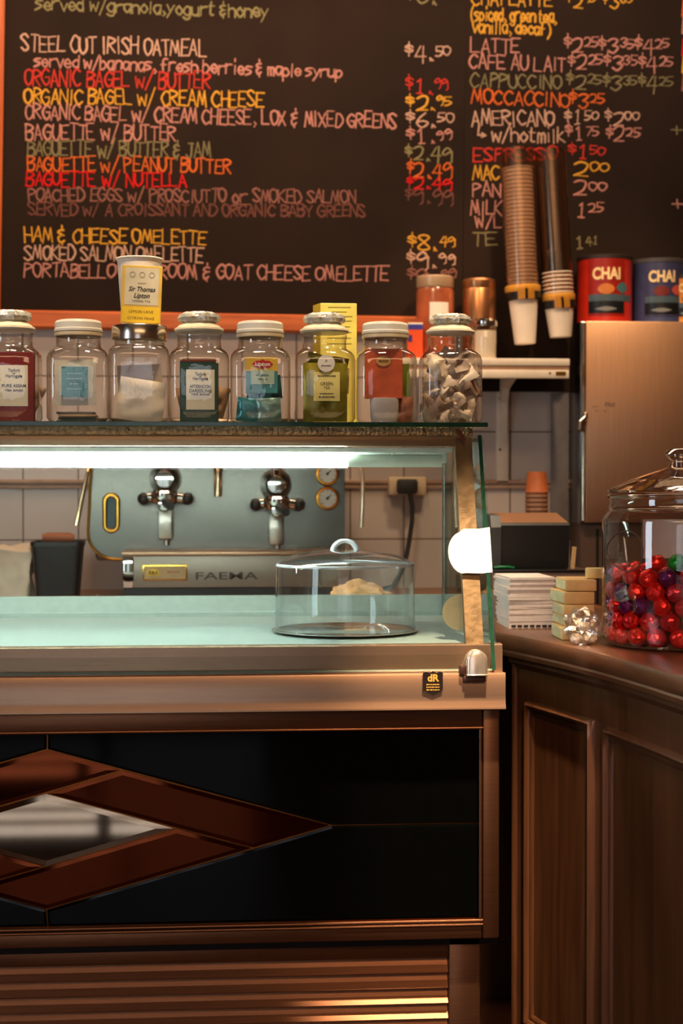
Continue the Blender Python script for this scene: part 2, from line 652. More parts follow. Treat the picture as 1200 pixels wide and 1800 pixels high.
plate('bronze_mirror', [ir, pc, Ob, pd], bronze_mirror, .007, .0011, (-.01, .02))
plate('bronze_mirror', [pd, W_, pe, ib], bronze_mirror, .007, .0011, (.0, .025))
plate('bronze_mirror', [pa, Ot, pe, il], bronze_mirror, .007, .0011, (.01, .035))
tag(plate('silver_mirror', [it, ir, ib, il], grey_mirror, .009, .0014, (.0, .062)), 'clear mirror diamond in the middle')
b = MB()                                   # backing seen in the joints
b.box(XW + .03, xs0, CF + .020, CF + .028, zb0, zt1)
b.build('joint_backing', mat('joint_brass', (170, 100, 45), .35, 1), case, 0)

# plinth with louvres
xl1, xl2 = X(790, CF + .03), X(845, CF + .03)
b = MB()
b.box(xl1, xl2, CF + .03, CF + .06, .02, z(1660), .002)
b.box(XW + .02, xl1, CF + .034, CF + .06, z(1698), z(1662), .003)
b.build('plinth_panel', darksteel, case)
b = MB()
zz = z(1700)
while zz > .04:
    b.prism([(XW + .02, CF + .047, zz), (XW + .02, CF + .043, zz - .0125), (XW + .02, CF + .033, zz - .0235), (XW + .02, CF + .035, zz - .0255), (XW + .02, CF + .058, zz - .0255), (XW + .02, CF + .060, zz)], (xl1 - XW - .021, 0, 0))
    zz -= .0278
b.build('louvre_grille', mat('louvre_steel', (146, 96, 66), .42, .8, .1, 8, .05, 50, (1, 12, 40)), case, 20)

# steel ledge under the glass
b = MB()
prof = [(CF + .024, z(1134)), (CF + .001, z(1134)), (CF - .002, z(1136)), (CF - .004, z(1183, 2.796)), (CF - .032, z(1185, 2.768)), (CF - .0335, z(1188, 2.766)), (CF - .034, z(1226, 2.765)), (CF - .035, z(1236, 2.764)), (CF - .0385, z(1246, 2.761)), (CF - .039, z(1249.5, 2.761)), (CF + .024, z(1249.5, 2.761))]
xe2 = X(889, 2.765)
pts = []
b.prism([(XW - .01, y, zz) for y, zz in prof] + [], (xe2 + .01 - XW, 0, 0))
b.build('steel_ledge', mat('ledge_steel', (172, 138, 112), .26, .74, .08, 8, .012, 60, (1, 12, 60)), case, 30)
# display deck, rear rail with sloping front, work ledge behind it
dz = z(1140)
b = MB()
b.box(XW, X(868, 2.85), CF + .02, 3.47, dz, dz + .004, 0)
b.build('display_deck', mat('deck_enamel', (140, 152, 146), .4, 0, .05), case, 0)
b = MB()
zr = Z(1046, 3.45)
b.prism([(XW, 3.45, zr), (XW, 3.452, Z(1074, 3.452)), (XW, 3.447, Z(1075, 3.447)), (XW, 3.45, dz), (XW, 3.64, dz), (XW, 3.64, zr - .013), (XW, 3.468, zr - .013), (XW, 3.466, zr)], (X(815, 3.45) - XW, 0, 0))
b.build('rear_rail', mat('rail_steel', (176, 186, 178), .42, .55, .06, 60, .05, 120), case, 30)

# end frame: leaning post, side glass, front glass
pT, pB = Vector((0, 2.945, Z(768, 2.945))), Vector((0, CF - .0, Z(1150, CF)))
x0, x1 = X(820, CF), X(851, CF)
b = MB()
secs = []
for p in (pB, pT):
    secs.append([(x0, p.y, p.z), (x1, p.y, p.z), (x1, p.y + .03, p.z), (x1 - .004, p.y + .03, p.z), (x0, p.y + .02, p.z)])
b.loft(secs, True, True, True)
b.build('end_post', mat('post_metal', (132, 104, 78), .5, 1, .35, 30, .5, 60), case, 30)
sl = (pT.y - pB.y) / (pT.z - pB.z)
gz0, gz1 = Z(1182, 2.765), Z(764, 2.935)
gy = lambda zz: CF - .008 + (zz - pB.z) * sl
xg = X(862, CF)
b = MB()
b.prism([(XW, gy(gz0), gz0), (XW, gy(gz1), gz1), (XW, gy(gz1) + .006, gz1), (XW, gy(gz0) + .006, gz0)], (xg - XW, 0, 0))
fg = b.build('front_glass', pane_glass, case, 0)
b = MB()
for xx, w_ in ((xg, .0065),):
    b.prism([(xx, gy(gz0) - .0005, gz0), (xx, gy(gz1) - .0005, gz1), (xx, gy(gz1) + .0075, gz1), (xx, gy(gz0) + .0075, gz0)], (w_, 0, 0))
b.build('polished_edge', green_edge, fg, 0)
b = MB()
b.tube([(XW, gy(gz0) + .002, gz0), (xg, gy(gz0) + .002, gz0)], .0022, 6)
b.build('polished_edge', mat('pale_glass_edge', (120, 140, 125), .2), fg)
xsg = X(867, CF)
b = MB()
b.prism([(xsg, gy(dz) + .006, dz + .004), (xsg, gy(gz1) + .006, gz1 - .004), (xsg, 3.42, gz1 - .004), (xsg, 3.42, dz + .004)], (.006, 0, 0))
b.build('side_glass', pane_glass, case, 0)
b = MB()
b.box(xsg - .001, xsg + .007, 3.42, 3.445, dz + .004, gz1 - .01, .001)
b.build('rear_post', mat('rear_post_metal', (120, 130, 122), .4, .9, .3, 60), case, 0)
# chrome clip that carries the glass, hinge at the top
b = MB()
p = P(838, 1188, 2.757)
zc = p.z
prof_r = [(.0225, 0), (.0225, .012)]
b.box(p.x - .019, p.x + .019, 2.750, 2.775, zc, zc + .003, .001)
def arch(g): return [(p.x + (.019 - g) * math.cos(math.pi * k / 16), zc + .026 + (.019 - g) * math.sin(math.pi * k / 16)) for k in range(17)] + [(p.x - .019 + g, zc + .003), (p.x + .019 - g, zc + .003)]
b.loft([[(x_, y_, z_) for x_, z_ in arch(g)] for y_, g in ((2.776, 0), (2.758, 0), (2.754, .002), (2.752, .006))], True, True, True)
b.build('glass_clip', mat('clip_chrome', (230, 214, 196), .22, .8, .1), case, 50)
b = MB()
b.box(p.x - .024, p.x + .016, 2.758, 2.774, zc - .011, zc, .002)
b.box(p.x - .030, p.x - .020, 2.758, 2.776, zc, zc + .018, .003)
b.build('clip_base', mat('clip_base', (60, 30, 22), .4), case)
b = MB()
hp = P(812, 768, 2.93)
b.prism([(hp.x - .012, hp.y, hp.z + .016), (hp.x - .002, hp.y, hp.z + .012), (hp.x + .007, hp.y, hp.z - .004), (hp.x + .003, hp.y, hp.z - .012), (hp.x - .002, hp.y, hp.z - .006)], (0, .012, 0))
b.build('hinge', mat('hinge_bronze', (96, 48, 30), .4, .6), case)

# top: glass shelf, hammered strip, rail, tube
SZ = Z(742, 2.95)                          # top of the glass shelf
SX = X(855, 2.96)
b = MB()
b.box(XW, SX, 2.95, 3.40, SZ - .0082, SZ, .0008)
gs = b.build('glass_shelf', thin_glass('shelf_glass', (.80, .90, .84), (.45, .62, .52), 0, 40, .01, 1.5, 1.0), case, 0)
b = MB()
b.box(XW, SX + .0006, 2.9485, 2.9535, SZ - .0084, SZ + .0002, .0008)
b.box(SX - .002, SX + .0006, 2.9535, 3.40, SZ - .0084, SZ + .0002, .0008)
b.build('polished_edge', green_edge, gs, 0)
b = MB()
b.box(XW, X(830, 2.97), 2.972, 2.99, Z(766, 2.97), SZ - .0084, .001)
b.build('patterned_strip', mat('patterned_strip', (150, 128, 92), .3, .9, .4, 130, .9, 150), case, 0)
b = MB()
b.box(XW, X(812, 2.95), 2.944, 2.985, Z(784.5, 2.944), Z(766.5, 2.944), .0025)
b.build('top_rail', steel, case)
b = MB()
b.box(XW, X(830, 2.99), 2.99, 3.40, SZ - .024, SZ - .0084, 0)
b.build('top_panel', mat('top_panel', (74, 60, 46), .5, .2), case, 0)
b = MB()
ty = 3.02
tz = Z(810, ty)
b.prism([(XW, 2.986, tz + .016), (XW, 2.986, tz + .024), (XW, 3.07, tz + .024), (XW, 3.07, tz - .004), (XW, 3.062, tz - .004), (XW, 3.055, tz + .016)], (X(790, ty) - XW, 0, 0))
lf = b.build('light_trough', mat('light_trough', (214, 222, 214), .4, 0), case, 20)
b = MB()
b.tube([(XW + .02, ty, tz), (X(610, ty), ty, tz)], .0128, 16)
b.build('fluorescent_tube', emit('fluorescent', (.84, 1.0, .94), 34), lf)
b = MB()
b.tube([(X(611, ty), ty, tz), (X(776, ty), ty, tz)], .0122, 16)
b.build('tube_sleeve', mat('tube_sleeve', (206, 214, 200), .4), lf)
b = MB()
b.box(X(690, ty), X(696, ty), ty - .002, ty + .02, tz, tz + .02)
b.build('tube_clip', white_plastic, lf)

# maker's shield on the ledge
b = MB()
c = P(760.5, 1200, 2.763)
hw, hh = .0175, .0205
sh = [(-hw, -.012), (-hw, hh - .003), (-.0125, hh - .001), (-.006, hh - .003), (0, hh), (.006, hh - .003), (.0125, hh - .001), (hw, hh - .003), (hw, -.012), (.006, -.018), (0, -.0215), (-.006, -.018)]
b.prism([(c.x + a, 2.7615, c.z + e) for a, e in sh], (0, .003, 0))
sd = tag(b.build('maker_badge', mat('badge_black', (34, 22, 18), .35), case, 0), 'dark shield-shaped badge with gold letters')
vf = Vector((c.x, 2.7610, c.z))
text('dR', .0175, vf + Vector((0, 0, .008)), gold_ink, sd, bold=.0006)
for k in range(3):
    scrawl(.023, .0024, vf + Vector((0, 0, -.003 - .0047 * k)), gold_ink, sd, k)

# white card taped round the post with a rounded flap, and a cream disc lower down that paints its reflection
b = MB()
yc = lambda zz: gy(zz) - .002
zc0, zc1 = Z(1008, 2.84), Z(930, 2.84)
xa, xb, xc = X(819, 2.84), X(846, 2.84), X(866, 2.84)
zm, rv = (zc0 + zc1) / 2 - .004, (zc1 - zc0) * .48
flap = [(xa - .030 * math.sin(math.pi * k / 12), zm + rv * math.cos(math.pi * k / 12)) for k in range(1, 12)]
pts = [(xa, zc1 - .001)] + flap + [(xa, zc0), (xb, zc0 - .001), (xc, zc0 + .001), (xc, zc1 + .002), (xb, zc1 - .001)]
b.prism([(x_, yc(zz) - (.001 if x_ == xb else 0), zz) for x_, zz in pts], (0, .0012, 0))
card = tag(b.build('paper_card', paper_white, None, 0), 'blank white paper card with a rounded flap taped across the display case end post', 'paper card')
b = MB()
sxx, szz = X(808, 2.90), Z(1078, 2.90)
b.prism([(sxx + .032 * math.cos(math.pi * k / 14), 2.90, szz + .033 * math.sin(math.pi * k / 14)) for k in range(28)], (0, .0012, 0))
tag(b.build('card_reflection', mat('reflection_cream', (226, 204, 164), .6), None, 0), 'round cream disc painted as the paper card reflection, half hidden behind the end post of the display case', 'sticker')

# ------------------------------------------------------------------ tea jars on the glass shelf
JY = 3.06
PXM = FPX / JY * 1.003                     # picture scale at the jars


def jz(py): return Z(py, JY)


def jar_body(kind):
    b = MB()
    if kind == 'steel':
        S = [(.001, .040, 4), (.0, .0505, 4), (.004, .0545, 4), (.010, .0572, 5.5), (.128, .0572, 5.5), (.138, .056, 4.5), (.145, .051, 3), (.148, .0475, 2), (.156, .0475, 2)]
    else:
        S = [(.001, .040, 4), (.0, .0505, 4), (.004, .0545, 4), (.010, .0572, 5.5), (.121, .0572, 5.5), (.130, .0558, 4.5), (.137, .0515, 3.2), (.142, .0450, 2.4), (.146, .0420, 2), (.162, .0420, 2), (.164, .0435, 2), (.169, .0435, 2), (.171, .042, 2)]
    b.loft([sup(h, n, 56, 0, 0, zz) for zz, h, n in S], True, True, False)
    return b.build('glass_body', jar_glass, None, 60, (0, 0, 0))


protos = {}
for kd in ('glass', 'white', 'steel'):
    t = thing('tea_jar', '', 'jar')
    bd = jar_body(kd)
    bd.parent = t
    if kd == 'glass':
        b = MB()
        b.lathe([(.0, .1735), (.040, .1735), (.0455, .1745), (.0475, .178), (.0465, .1815), (.042, .1835), (.039, .187), (.034, .1895), (.0315, .192), (0, .1925)], seg=40)
        lid = b.build('lid', mat('lid_frosted', (214, 200, 172), .3, 0, .1, 60, .3, 60), t, 40)
        b = MB()
        b.lathe([(.030, .192), (.037, .1945), (.0395, .2015), (.0365, .2085), (.028, .2125), (.012, .2135), (0, .213)], seg=20, wave=lambda a, zz: .05 * math.cos(10 * a) + .02 * math.cos(5 * a + zz * 300))
        b.build('knob', mat('pressed_glass_knob', (246, 236, 214), .14, .6, .3, 90, 1.0, 130), lid, 10)
    elif kd == 'white':
        b = MB()
        b.lathe([(.0, .1725), (.0435, .1725), (.0455, .174), (.0455, .178), (.0440, .1795), (.0440, .190), (.0415, .194), (.036, .1955), (0, .1955)], seg=96, wave=lambda a, zz: .006 * math.cos(48 * a) if .178 < zz < .191 else 0)
        b.build('lid', white_plastic, t, 30)
        b = MB()
        b.lathe([(.0425, .164), (.0455, .1655), (.0455, .1705), (.0425, .172)], seg=48)
        b.build('lid_ring', mat('lid_ring', (214, 190, 150), .35), t)
    else:
        b = MB()
        b.lathe([(0, .1565), (.050, .1565), (.0525, .158), (.0528, .162), (.0525, .183), (.0510, .1855), (.046, .1862), (0, .1862)], seg=64)
        b.build('lid', mat('lid_steel', (226, 212, 196), .2, 1, .05), t, 35)
    protos[kd] = t

JARS = [('glass', 18, 'glass jar with a knobbed stopper holding a dark red tea box'),
        ('white', 138, 'white-lidded glass jar holding a cream and teal tea packet'),
        ('steel', 245, 'glass jar with a shiny steel lid under the white paper cup'),
        ('glass', 350, 'glass jar with a knobbed stopper holding a dark green tea box'),
        ('white', 457, 'white-lidded glass jar holding a turquoise tea packet with a red badge'),
        ('glass', 570, 'glass jar with a knobbed stopper holding an olive green tea pouch'),
        ('white', 677, 'white-lidded glass jar holding an orange tea packet'),
        ('glass', 791, 'glass jar with a knobbed stopper stuffed with crumpled pale sachets')]
JX = []
seen = set()
for kd, px, lab in JARS:
    t = protos[kd] if kd not in seen else dup(protos[kd])
    seen.add(kd)
    x = X(px, JY, 660)
    t.location = (x, JY, SZ)
    t['label'] = lab + ' on the case top'
    t['category'] = 'jar'
    t['group'] = 'tea jars on top of the display case'
    JX.append(x)
JF = JY - .034                             # where the packets stand, just behind the front of the glass


def card_box(name, label, cat, x0, x1, y0, y1, z0, z1, m, bev=.001, M_=None):
    return tag(MB().box(x0, x1, y0, y1, z0, z1, bev).build(name, m, None, 0), label, cat)


def panel(name, par, x0, x1, z0, z1, y, m):
    return MB().box(x0, x1, y, y + .0004, z0, z1).build(name, m, par, 0)


def sachet(w_, h_, seed, puff=.006, crumple=.004, n=9):
    bm = bmesh.new()
    rows = []
    for sgn in (-1, 1):
        g = []
        for i in range(n + 1):
            r = []
            for j in range(n + 1):
                u, v = i / n * 2 - 1, j / n * 2 - 1
                e = (1 - u ** 4) * (1 - v ** 4)
                p = Vector((u * w_ / 2, 0, v * h_ / 2))
                nz = noise.noise(Vector((u * 1.6 + seed * 3.3, v * 1.6, seed))) * crumple + noise.noise(Vector((u * 5 + seed, v * 5, seed * 2))) * crumple * .4
                p.y = sgn * e * puff + nz
                r.append(bm.verts.new(p))
            g.append(r)
        for i in range(n):
            for j in range(n):
                f = (g[i][j], g[i + 1][j], g[i + 1][j + 1], g[i][j + 1])
                bm.faces.new(f if sgn < 0 else f[::-1])
        rows.append(g)
    bmesh.ops.remove_doubles(bm, verts=list(bm.verts), dist=.0004)
    return bm


def put_sachet(name, label, cat, w_, h_, loc, rot, m, seed, puff=.006, crumple=.004, group=None):
    b = MB()
    T = Matrix.Translation(Vector(loc)) @ Matrix.Rotation(rot[2], 4, 'Z') @ Matrix.Rotation(rot[1], 4, 'Y') @ Matrix.Rotation(rot[0], 4, 'X')
    b.add(sachet(w_, h_, seed, puff, crumple), T)
    return tag(b.build(name, m, None, 50), label, cat, group)


z0 = SZ + .0015
ux = lambda px: X(px, JF, 680)
zz_ = lambda py: Z(py, JF)
dark_red = mat('dark_red_card', (122, 24, 16), .45)
# 1 red box
bx = card_box('tea_box', 'dark red tea box with a cream label inside the leftmost jar', 'tea box', ux(-36), ux(60), JF, JF + .022, z0, zz_(622), dark_red)
l1 = panel('box_label', bx, ux(0), ux(49), zz_(716), zz_(645), JF - .0006, cream_label)
cx = (ux(0) + ux(49)) / 2
for s_, py, h, w_ in (('Taylors', 654, .0085, .022), ('of', 659.5, .005, None), ('Harrogate', 664, .0085, .031), ('PURE ASSAM', 681, .008, .044), ('TEA BAGS', 689, .005, .034)):
    text(s_, h, Vector((cx, JF - .0009, zz_(py))), ink, l1, width=w_, bold=.0002)
for k in range(4):
    put_sachet('tea_sachet', 'pale crumpled tea sachet behind the dark red box in the leftmost jar', 'tea sachet', .05, .062, (JX[0] - .02 + .017 * k, JY + .012 + .006 * (k % 2), SZ + .05 + .032 * (k % 3)), (.15, .3 * (k - 1.5), .2), mat('sachet_blush', (206, 176, 150), .6), 3 + k, .007, .006, 'pale sachets behind the red box')
# 2 cream packet with teal square, dark packets lying below
bx = put_sachet('tea_packet', 'cream tea packet with a teal square standing in the second jar from the left', 'tea packet', .077, .086, (JX[1] - .003, JF + .006, SZ + .076), (.0, -.02, 0), mat('packet_cream', (214, 206, 188), .35), 11, .002, .0015)
pnl = panel('packet_square', bx, ux(108), ux(155), zz_(699), zz_(647), JF - .0005, mat('teal_ink', (58, 134, 140), .4))
for k, w_ in enumerate((.026, .030, .018, .028)):
    scrawl(w_, .0026, Vector((ux(131), JF - .0009, zz_(659 + 9 * k))), mat('pale_ink', (150, 196, 196), .5), pnl, k)
for k in range(4):
    tag(MB().box(-.036, .036, -.02, .02, 0, .004, .001, Matrix.Translation((JX[1] + rnd.uniform(-.004, .004), JY - .012 + .002 * k, SZ + .0015 + .0053 * k)) @ Matrix.Rotation(rnd.uniform(-.1, .1), 4, 'Z')).build('tea_packet', mat('packet_dark', (38, 52, 48), .25) if k != 2 else mat('packet_kraft', (176, 140, 104), .4), None, 0), ('dark foil' if k != 2 else 'tan paper') + ' tea packet in the second jar, ' + ('lowest', 'second from the bottom', 'third from the bottom', 'topmost')[k] + ' of its pile', 'tea packet')
# 3 white sachets
put_sachet('tea_sachet', 'large white paper sachet slumped at the front of the steel-lidded jar', 'tea sachet', .088, .080, (JX[2] + .004, JF + .010, SZ + .043), (.12, .15, 0), mat('sachet_white', (240, 222, 198), .7), 21, .006, .005)
put_sachet('tea_sachet', 'greyish paper sachet standing behind the white one in the steel-lidded jar', 'tea sachet', .084, .10, (JX[2] + .002, JF + .030, SZ + .062), (.05, -.05, 0), mat('sachet_grey', (196, 176, 160), .7), 22, .004, .004)
# 4 green box
dark_green = mat('dark_green_card', (22, 62, 48), .4)
bx = card_box('tea_box', 'dark green tea box with a cream label inside its own glass jar', 'tea box', ux(316), ux(384), JF, JF + .022, z0, zz_(633), dark_green)
panel('box_rim', bx, ux(316), ux(384), zz_(637), zz_(633), JF - .0006, mat('box_rim_brown', (110, 50, 30), .5))
l1 = panel('box_label', bx, ux(327), ux(377), zz_(721), zz_(651), JF - .0006, cream_label)
cx = (ux(327) + ux(377)) / 2
for s_, py, h, w_ in (('Taylors', 659, .0085, .020), ('of', 663.5, .005, None), ('Harrogate', 667, .0085, .028), ('AFTERNOON', 681, .009, .040), ('DARJEELING', 688.5, .009, .042), ('TEA BAGS', 694.5, .005, .036)):
    text(s_, h, Vector((cx, JF - .0009, zz_(py))), ink, l1, width=w_, bold=.0002)
for k in range(3):
    put_sachet('tea_sachet', 'tan tea sachet behind the dark green box', 'tea sachet', .05, .06, (JX[3] - .015 + .022 * k, JY + .014, SZ + .045 + .035 * (k % 2)), (.1, .25 * (k - 1), .1), mat('sachet_tan', (196, 150, 112), .6), 31 + k, .007, .006, 'tan sachets behind the green box')
# 5 turquoise packet with red badge
turq = mat('turquoise_card', (62, 138, 142), .35, 0, .2, 50)
bx = card_box('tea_packet', 'turquoise tea packet with yellow top and red badge in a white-lidded jar', 'tea packet', ux(432), ux(488), JF, JF + .012, zz_(692), zz_(628), turq)
panel('packet_band', bx, ux(432), ux(488), zz_(653), zz_(628), JF - .0005, mat('yellow_card', (222, 178, 64), .45))
lw_ = panel('packet_wave', bx, ux(441), ux(482), zz_(676), zz_(652), JF - .0007, mat('pale_aqua', (176, 196, 176), .45))
b = MB()
bc = Vector((ux(461.5), JF - .001, zz_(641)))
hx = [(-.020, 0), (-.013, .0065), (-.004, .0068), (0, .0095), (.004, .0068), (.013, .0065), (.020, 0), (.013, -.0065), (.004, -.0068), (0, -.0095), (-.004, -.0068), (-.013, -.0065)]
b.prism([(bc.x + a, bc.y, bc.z + e) for a, e in hx], (0, .0006, 0))
bd = b.build('badge', mat('badge_red', (196, 34, 36), .4), bx, 0)
text('Lipton', .0105, bc + Vector((0, -.0004, 0)), paper_white, bd, bold=.0003, width=.028, name='badge_lettering')
for k, w_ in enumerate((.024, .018)): scrawl(w_, .0024, Vector((ux(461), JF - .0012, zz_(660 + 7 * k))), mat('teal_text', (60, 120, 110), .5), lw_, k)
for k, (dx, dy, dzz, r) in enumerate(((-.022, .006, .026, .1), (.016, .004, .026, -.05), (-.004, .03, .045, .2), (.018, .035, .07, -.1))):
    put_sachet('tea_packet', ('turquoise foil tea packet lying low at the left in the jar with the red badge', 'pale aqua tea packet standing low at the right in the jar with the red badge', 'turquoise foil packet standing behind the red-badged one', 'deep teal foil packet standing at the back right of the jar with the red badge')[k], 'tea packet', .046, .045, (JX[4] + dx, JF + dy, SZ + dzz), (.1, r, 0), mat(('aqua_foil', 'aqua_pale', 'aqua_foil', 'aqua_deep')[k], ((70, 150, 158), (140, 178, 170), (70, 150, 158), (36, 92, 92))[k], .25, .3), 41 + k, .006, .004)
# 6 olive pouch with round tag
bx = put_sachet('tea_pouch', 'olive green foil tea pouch with a yellow label in a knob-stoppered jar', 'tea pouch', .084, .112, (JX[5], JF + .010, SZ + .060), (.04, .0, 0), mat('olive_foil', (138, 128, 40), .25, .35, .3, 40), 51, .007, .004)
l1 = panel('pouch_label', bx, ux(551), ux(597), zz_(705), zz_(654), JF - .0015, mat('label_yellow', (222, 206, 128), .55))
for k, (py, w_) in enumerate(((661, .034), (692, .026), (698, .03))): scrawl(w_, .0022, Vector((ux(574), JF - .0019, zz_(py))), ink, l1, k)
for s_, py, h, w_ in (('GREEN', 675, .009, .024), ('TEA', 682, .007, None)):
    text(s_, h, Vector((ux(574), JF - .0019, zz_(py))), ink, l1, width=w_)
b = MB()
b.lathe([(0, 0), (.0165, 0), (.0165, .0008), (0, .0008)], (ux(573), JF - .003, zz_(639)), 28, Matrix.Rotation(R(90), 4, 'X'))
tg = b.build('round_tag', mat('tag_white', (216, 208, 200), .6), bx, 0)
text('*', .012, Vector((ux(573), JF - .0042, zz_(637))), mat('tag_ink', (80, 60, 90), .6), tg)
scrawl(.018, .0022, Vector((ux(573), JF - .0042, zz_(643))), mat('tag_ink', (80, 60, 90), .6), tg)
put_sachet('tea_pouch', 'crumpled olive foil pouch folded over behind the one with the yellow label', 'tea pouch', .08, .05, (JX[5] + .004, JY + .004, SZ + .110), (.5, .15, .1), mat('olive_foil', (138, 128, 40), .25, .35, .3, 40), 52, .010, .007)
put_sachet('tea_string_tag', 'pale tea bag tag at the upper right of the olive pouch jar', 'tea tag', .03, .05, (JX[5] + .034, JY + .012, SZ + .085), (.2, .1, -.3), mat('tag_cream', (216, 188, 120), .6), 53, .003, .003)
# 7 orange packet with white tub
bx = card_box('tea_packet', 'orange tea packet standing high in a white-lidded jar', 'tea packet', ux(642), ux(708), JF + .004, JF + .016, zz_(700), zz_(612), mat('orange_card', (196, 84, 46), .4, 0, .3, 30))
b = MB()
b.lathe([(0, 0), (.014, 0), (.014, .0006), (0, .0006)], (ux(674), JF + .003, zz_(634)), 24, Matrix.Rotation(R(90), 4, 'X') @ Matrix.Diagonal((1, .7, 1, 1)))
rd = b.build('printed_round', mat('ochre_print', (196, 150, 84), .5), bx, 0)
scrawl(.018, .0035, Vector((ux(674), JF + .0018, zz_(634))), mat('brown_print', (110, 60, 30), .6), rd)
b = MB()
b.lathe([(0, .0015), (.024, .0015), (.027, .012), (.028, .046), (.026, .050), (0, .051)], (JX[6] - .004, JF + .000 - .0 + .012, SZ), 28, Matrix.Diagonal((1, .55, 1, 1)))
tag(b.build('paper_tub', mat('tub_grey', (190, 180, 178), .6, 0, .08, 40, .2), None, 40), 'small greyish white tub at the bottom of the orange packet jar', 'tub')
put_sachet('tea_packet', 'green tea packet on edge at the right side of the orange packet jar', 'tea packet', .03, .10, (JX[6] + .036, JY - .012, SZ + .066), (0, .0, -1.0), mat('lime_foil', (128, 138, 50), .35, .2), 61, .004, .003)
put_sachet('tea_packet', 'brown paper tea packet low at the right in the orange packet jar', 'tea packet', .032, .05, (JX[6] + .034, JF + .012, SZ + .028), (0, .1, -.4), mat('packet_brown', (150, 84, 52), .5), 62, .004, .004)
# 8 crumpled sachets
PAL = [(216, 194, 170), (190, 166, 146), (164, 140, 124), (142, 112, 92), (224, 206, 186)]
WHERE8 = ['floor of', 'right of the floor of', 'left side of', 'lower middle of', 'right side of', 'front centre of', 'upper left of', 'upper right of', 'top of', 'back left of', 'back right of', 'back middle of', 'neck of', 'front right of', 'front left of', 'middle of']
k = 0
for lay in range(6):
    for i in range(3):
        x = JX[7] + (-.026, .0, .026)[i] + rnd.uniform(-.006, .006)
        y = JF + .012 + rnd.uniform(-.004, .008) + .012 * (i == 1)
        put_sachet('tea_sachet', 'crumpled pale tea sachet in the rightmost knob-stoppered jar', 'tea sachet', .064, .056, (x * .7 + JX[7] * .3, y + .004, SZ + .024 + .0175 * lay), (rnd.uniform(-.5, .5), rnd.uniform(-.9, .9), rnd.uniform(-.5, .5)), mat('sachet_pale_%s' % 'abcde'[k % 5], PAL[k % 5], .6), 70 + k, .011, .014, 'crumpled sachets in the rightmost jar')
        k += 1

# cup and packet on the steel lid
LZ = SZ + .1864


def cup(name, r0, r1, h, label, cat='paper cup'):
    t = thing(name, label, cat)
    b = MB()
    b.lathe([(0, .006), (r0 - .002, .006), (r0 - .001, .001), (r0, .0), (r0 + .0006, .002), (r1, h - .004), (r1 - .0012, h - .003), (r0 + .001, .008)], seg=40)
    b.build('cup_wall', cup_white, t, 40)
    b = MB()
    pr = [(r1 + .0008 + .0019 * math.cos(a * math.pi / 5), h - .0022 + .0019 * math.sin(a * math.pi / 5)) for a in range(11)]
    b.lathe(pr, seg=40)
    b.build('rolled_rim', cup_white, t, 60)
    return t


s = 1 / PXM
cu = cup('paper_cup', 30 * s, 39 * s, 119 * s, 'plain white paper cup standing on the steel-lidded jar')
cu.location = (JX[2] + .000, JY + .012, LZ)
yf = JY - .042
gx = lambda px: X(px, yf, 560)
gzz = lambda py: Z(py, yf)
b = MB()
z_a = LZ
T = Matrix.Translation((gx(246.5), yf + .004, z_a)) @ Matrix.Rotation(R(2.2), 4, 'Y') @ Matrix.Rotation(R(-3), 4, 'X')
pw, ph = 69 * s, 101 * s
b.box(-pw / 2, pw / 2, -.0012, .0012, 0, ph, .0008, T)
pk = tag(b.build('tea_packet', mat('packet_gold', (206, 164, 62), .45), None, 0), 'gold and grey herbal tea packet leaning on the white paper cup', 'tea packet')
def pface(u_, v_): return T @ Vector((u_ * pw, -.0016, v_ * ph))
U_ = (T.to_3x3() @ Vector((1, 0, 0))); V_ = (T.to_3x3() @ Vector((0, 0, 1)))
def ppanel(name, u0, u1, v0, v1, m, d=0):
    b = MB()
    b.box(u0 * pw, u1 * pw, -.0016 - d, -.0012, v0 * ph, v1 * ph, 0, T)
    return b.build(name, m, pk, 0)
g1 = ppanel('grey_panel', -.42, .42, .32, .96, mat('panel_grey', (196, 182, 152), .5))
ppanel('yellow_band', -.47, .47, .02, .28, mat('band_yellow', (228, 184, 32), .45))
def pt(s_, h, v_, m, par, w_=None, shear=0, bold=0, u_=0): text(s_, h, T @ Vector((u_ * pw, -.0021, v_ * ph)), m, par, u=U_, v=V_, width=w_, shear=shear, bold=bold)
pt('FINEST', .0045, .69, ink, g1, .016)
pt('Sir Thomas', .0125, .59, ink, g1, .050, .3, .0002)
pt('Lipton', .0125, .48, ink, g1, .030, .3, .0002)
pt('HERBAL TEA', .005, .385, ink, g1, .034)
pt('LEMON LANE', .007, .205, mat('olive_ink', (110, 84, 20), .6), pk, .046, .15)
pt('CITRON FRAIS', .007, .09, mat('olive_ink', (110, 84, 20), .6), pk, .050, .15)
for k, u_ in enumerate((-.24, 0, .24)):
    b = MB()
    b.lathe([(.0042, 0), (.0056, 0), (.0056, .0004), (.0042, .0004)], (0, 0, 0), 16, T @ Matrix.Translation((u_ * pw, -.0016, .84 * ph)) @ Matrix.Rotation(R(90), 4, 'X'))
    b.build('printed_crest', mat('crest_grey', (150, 138, 112), .6), g1, 0)

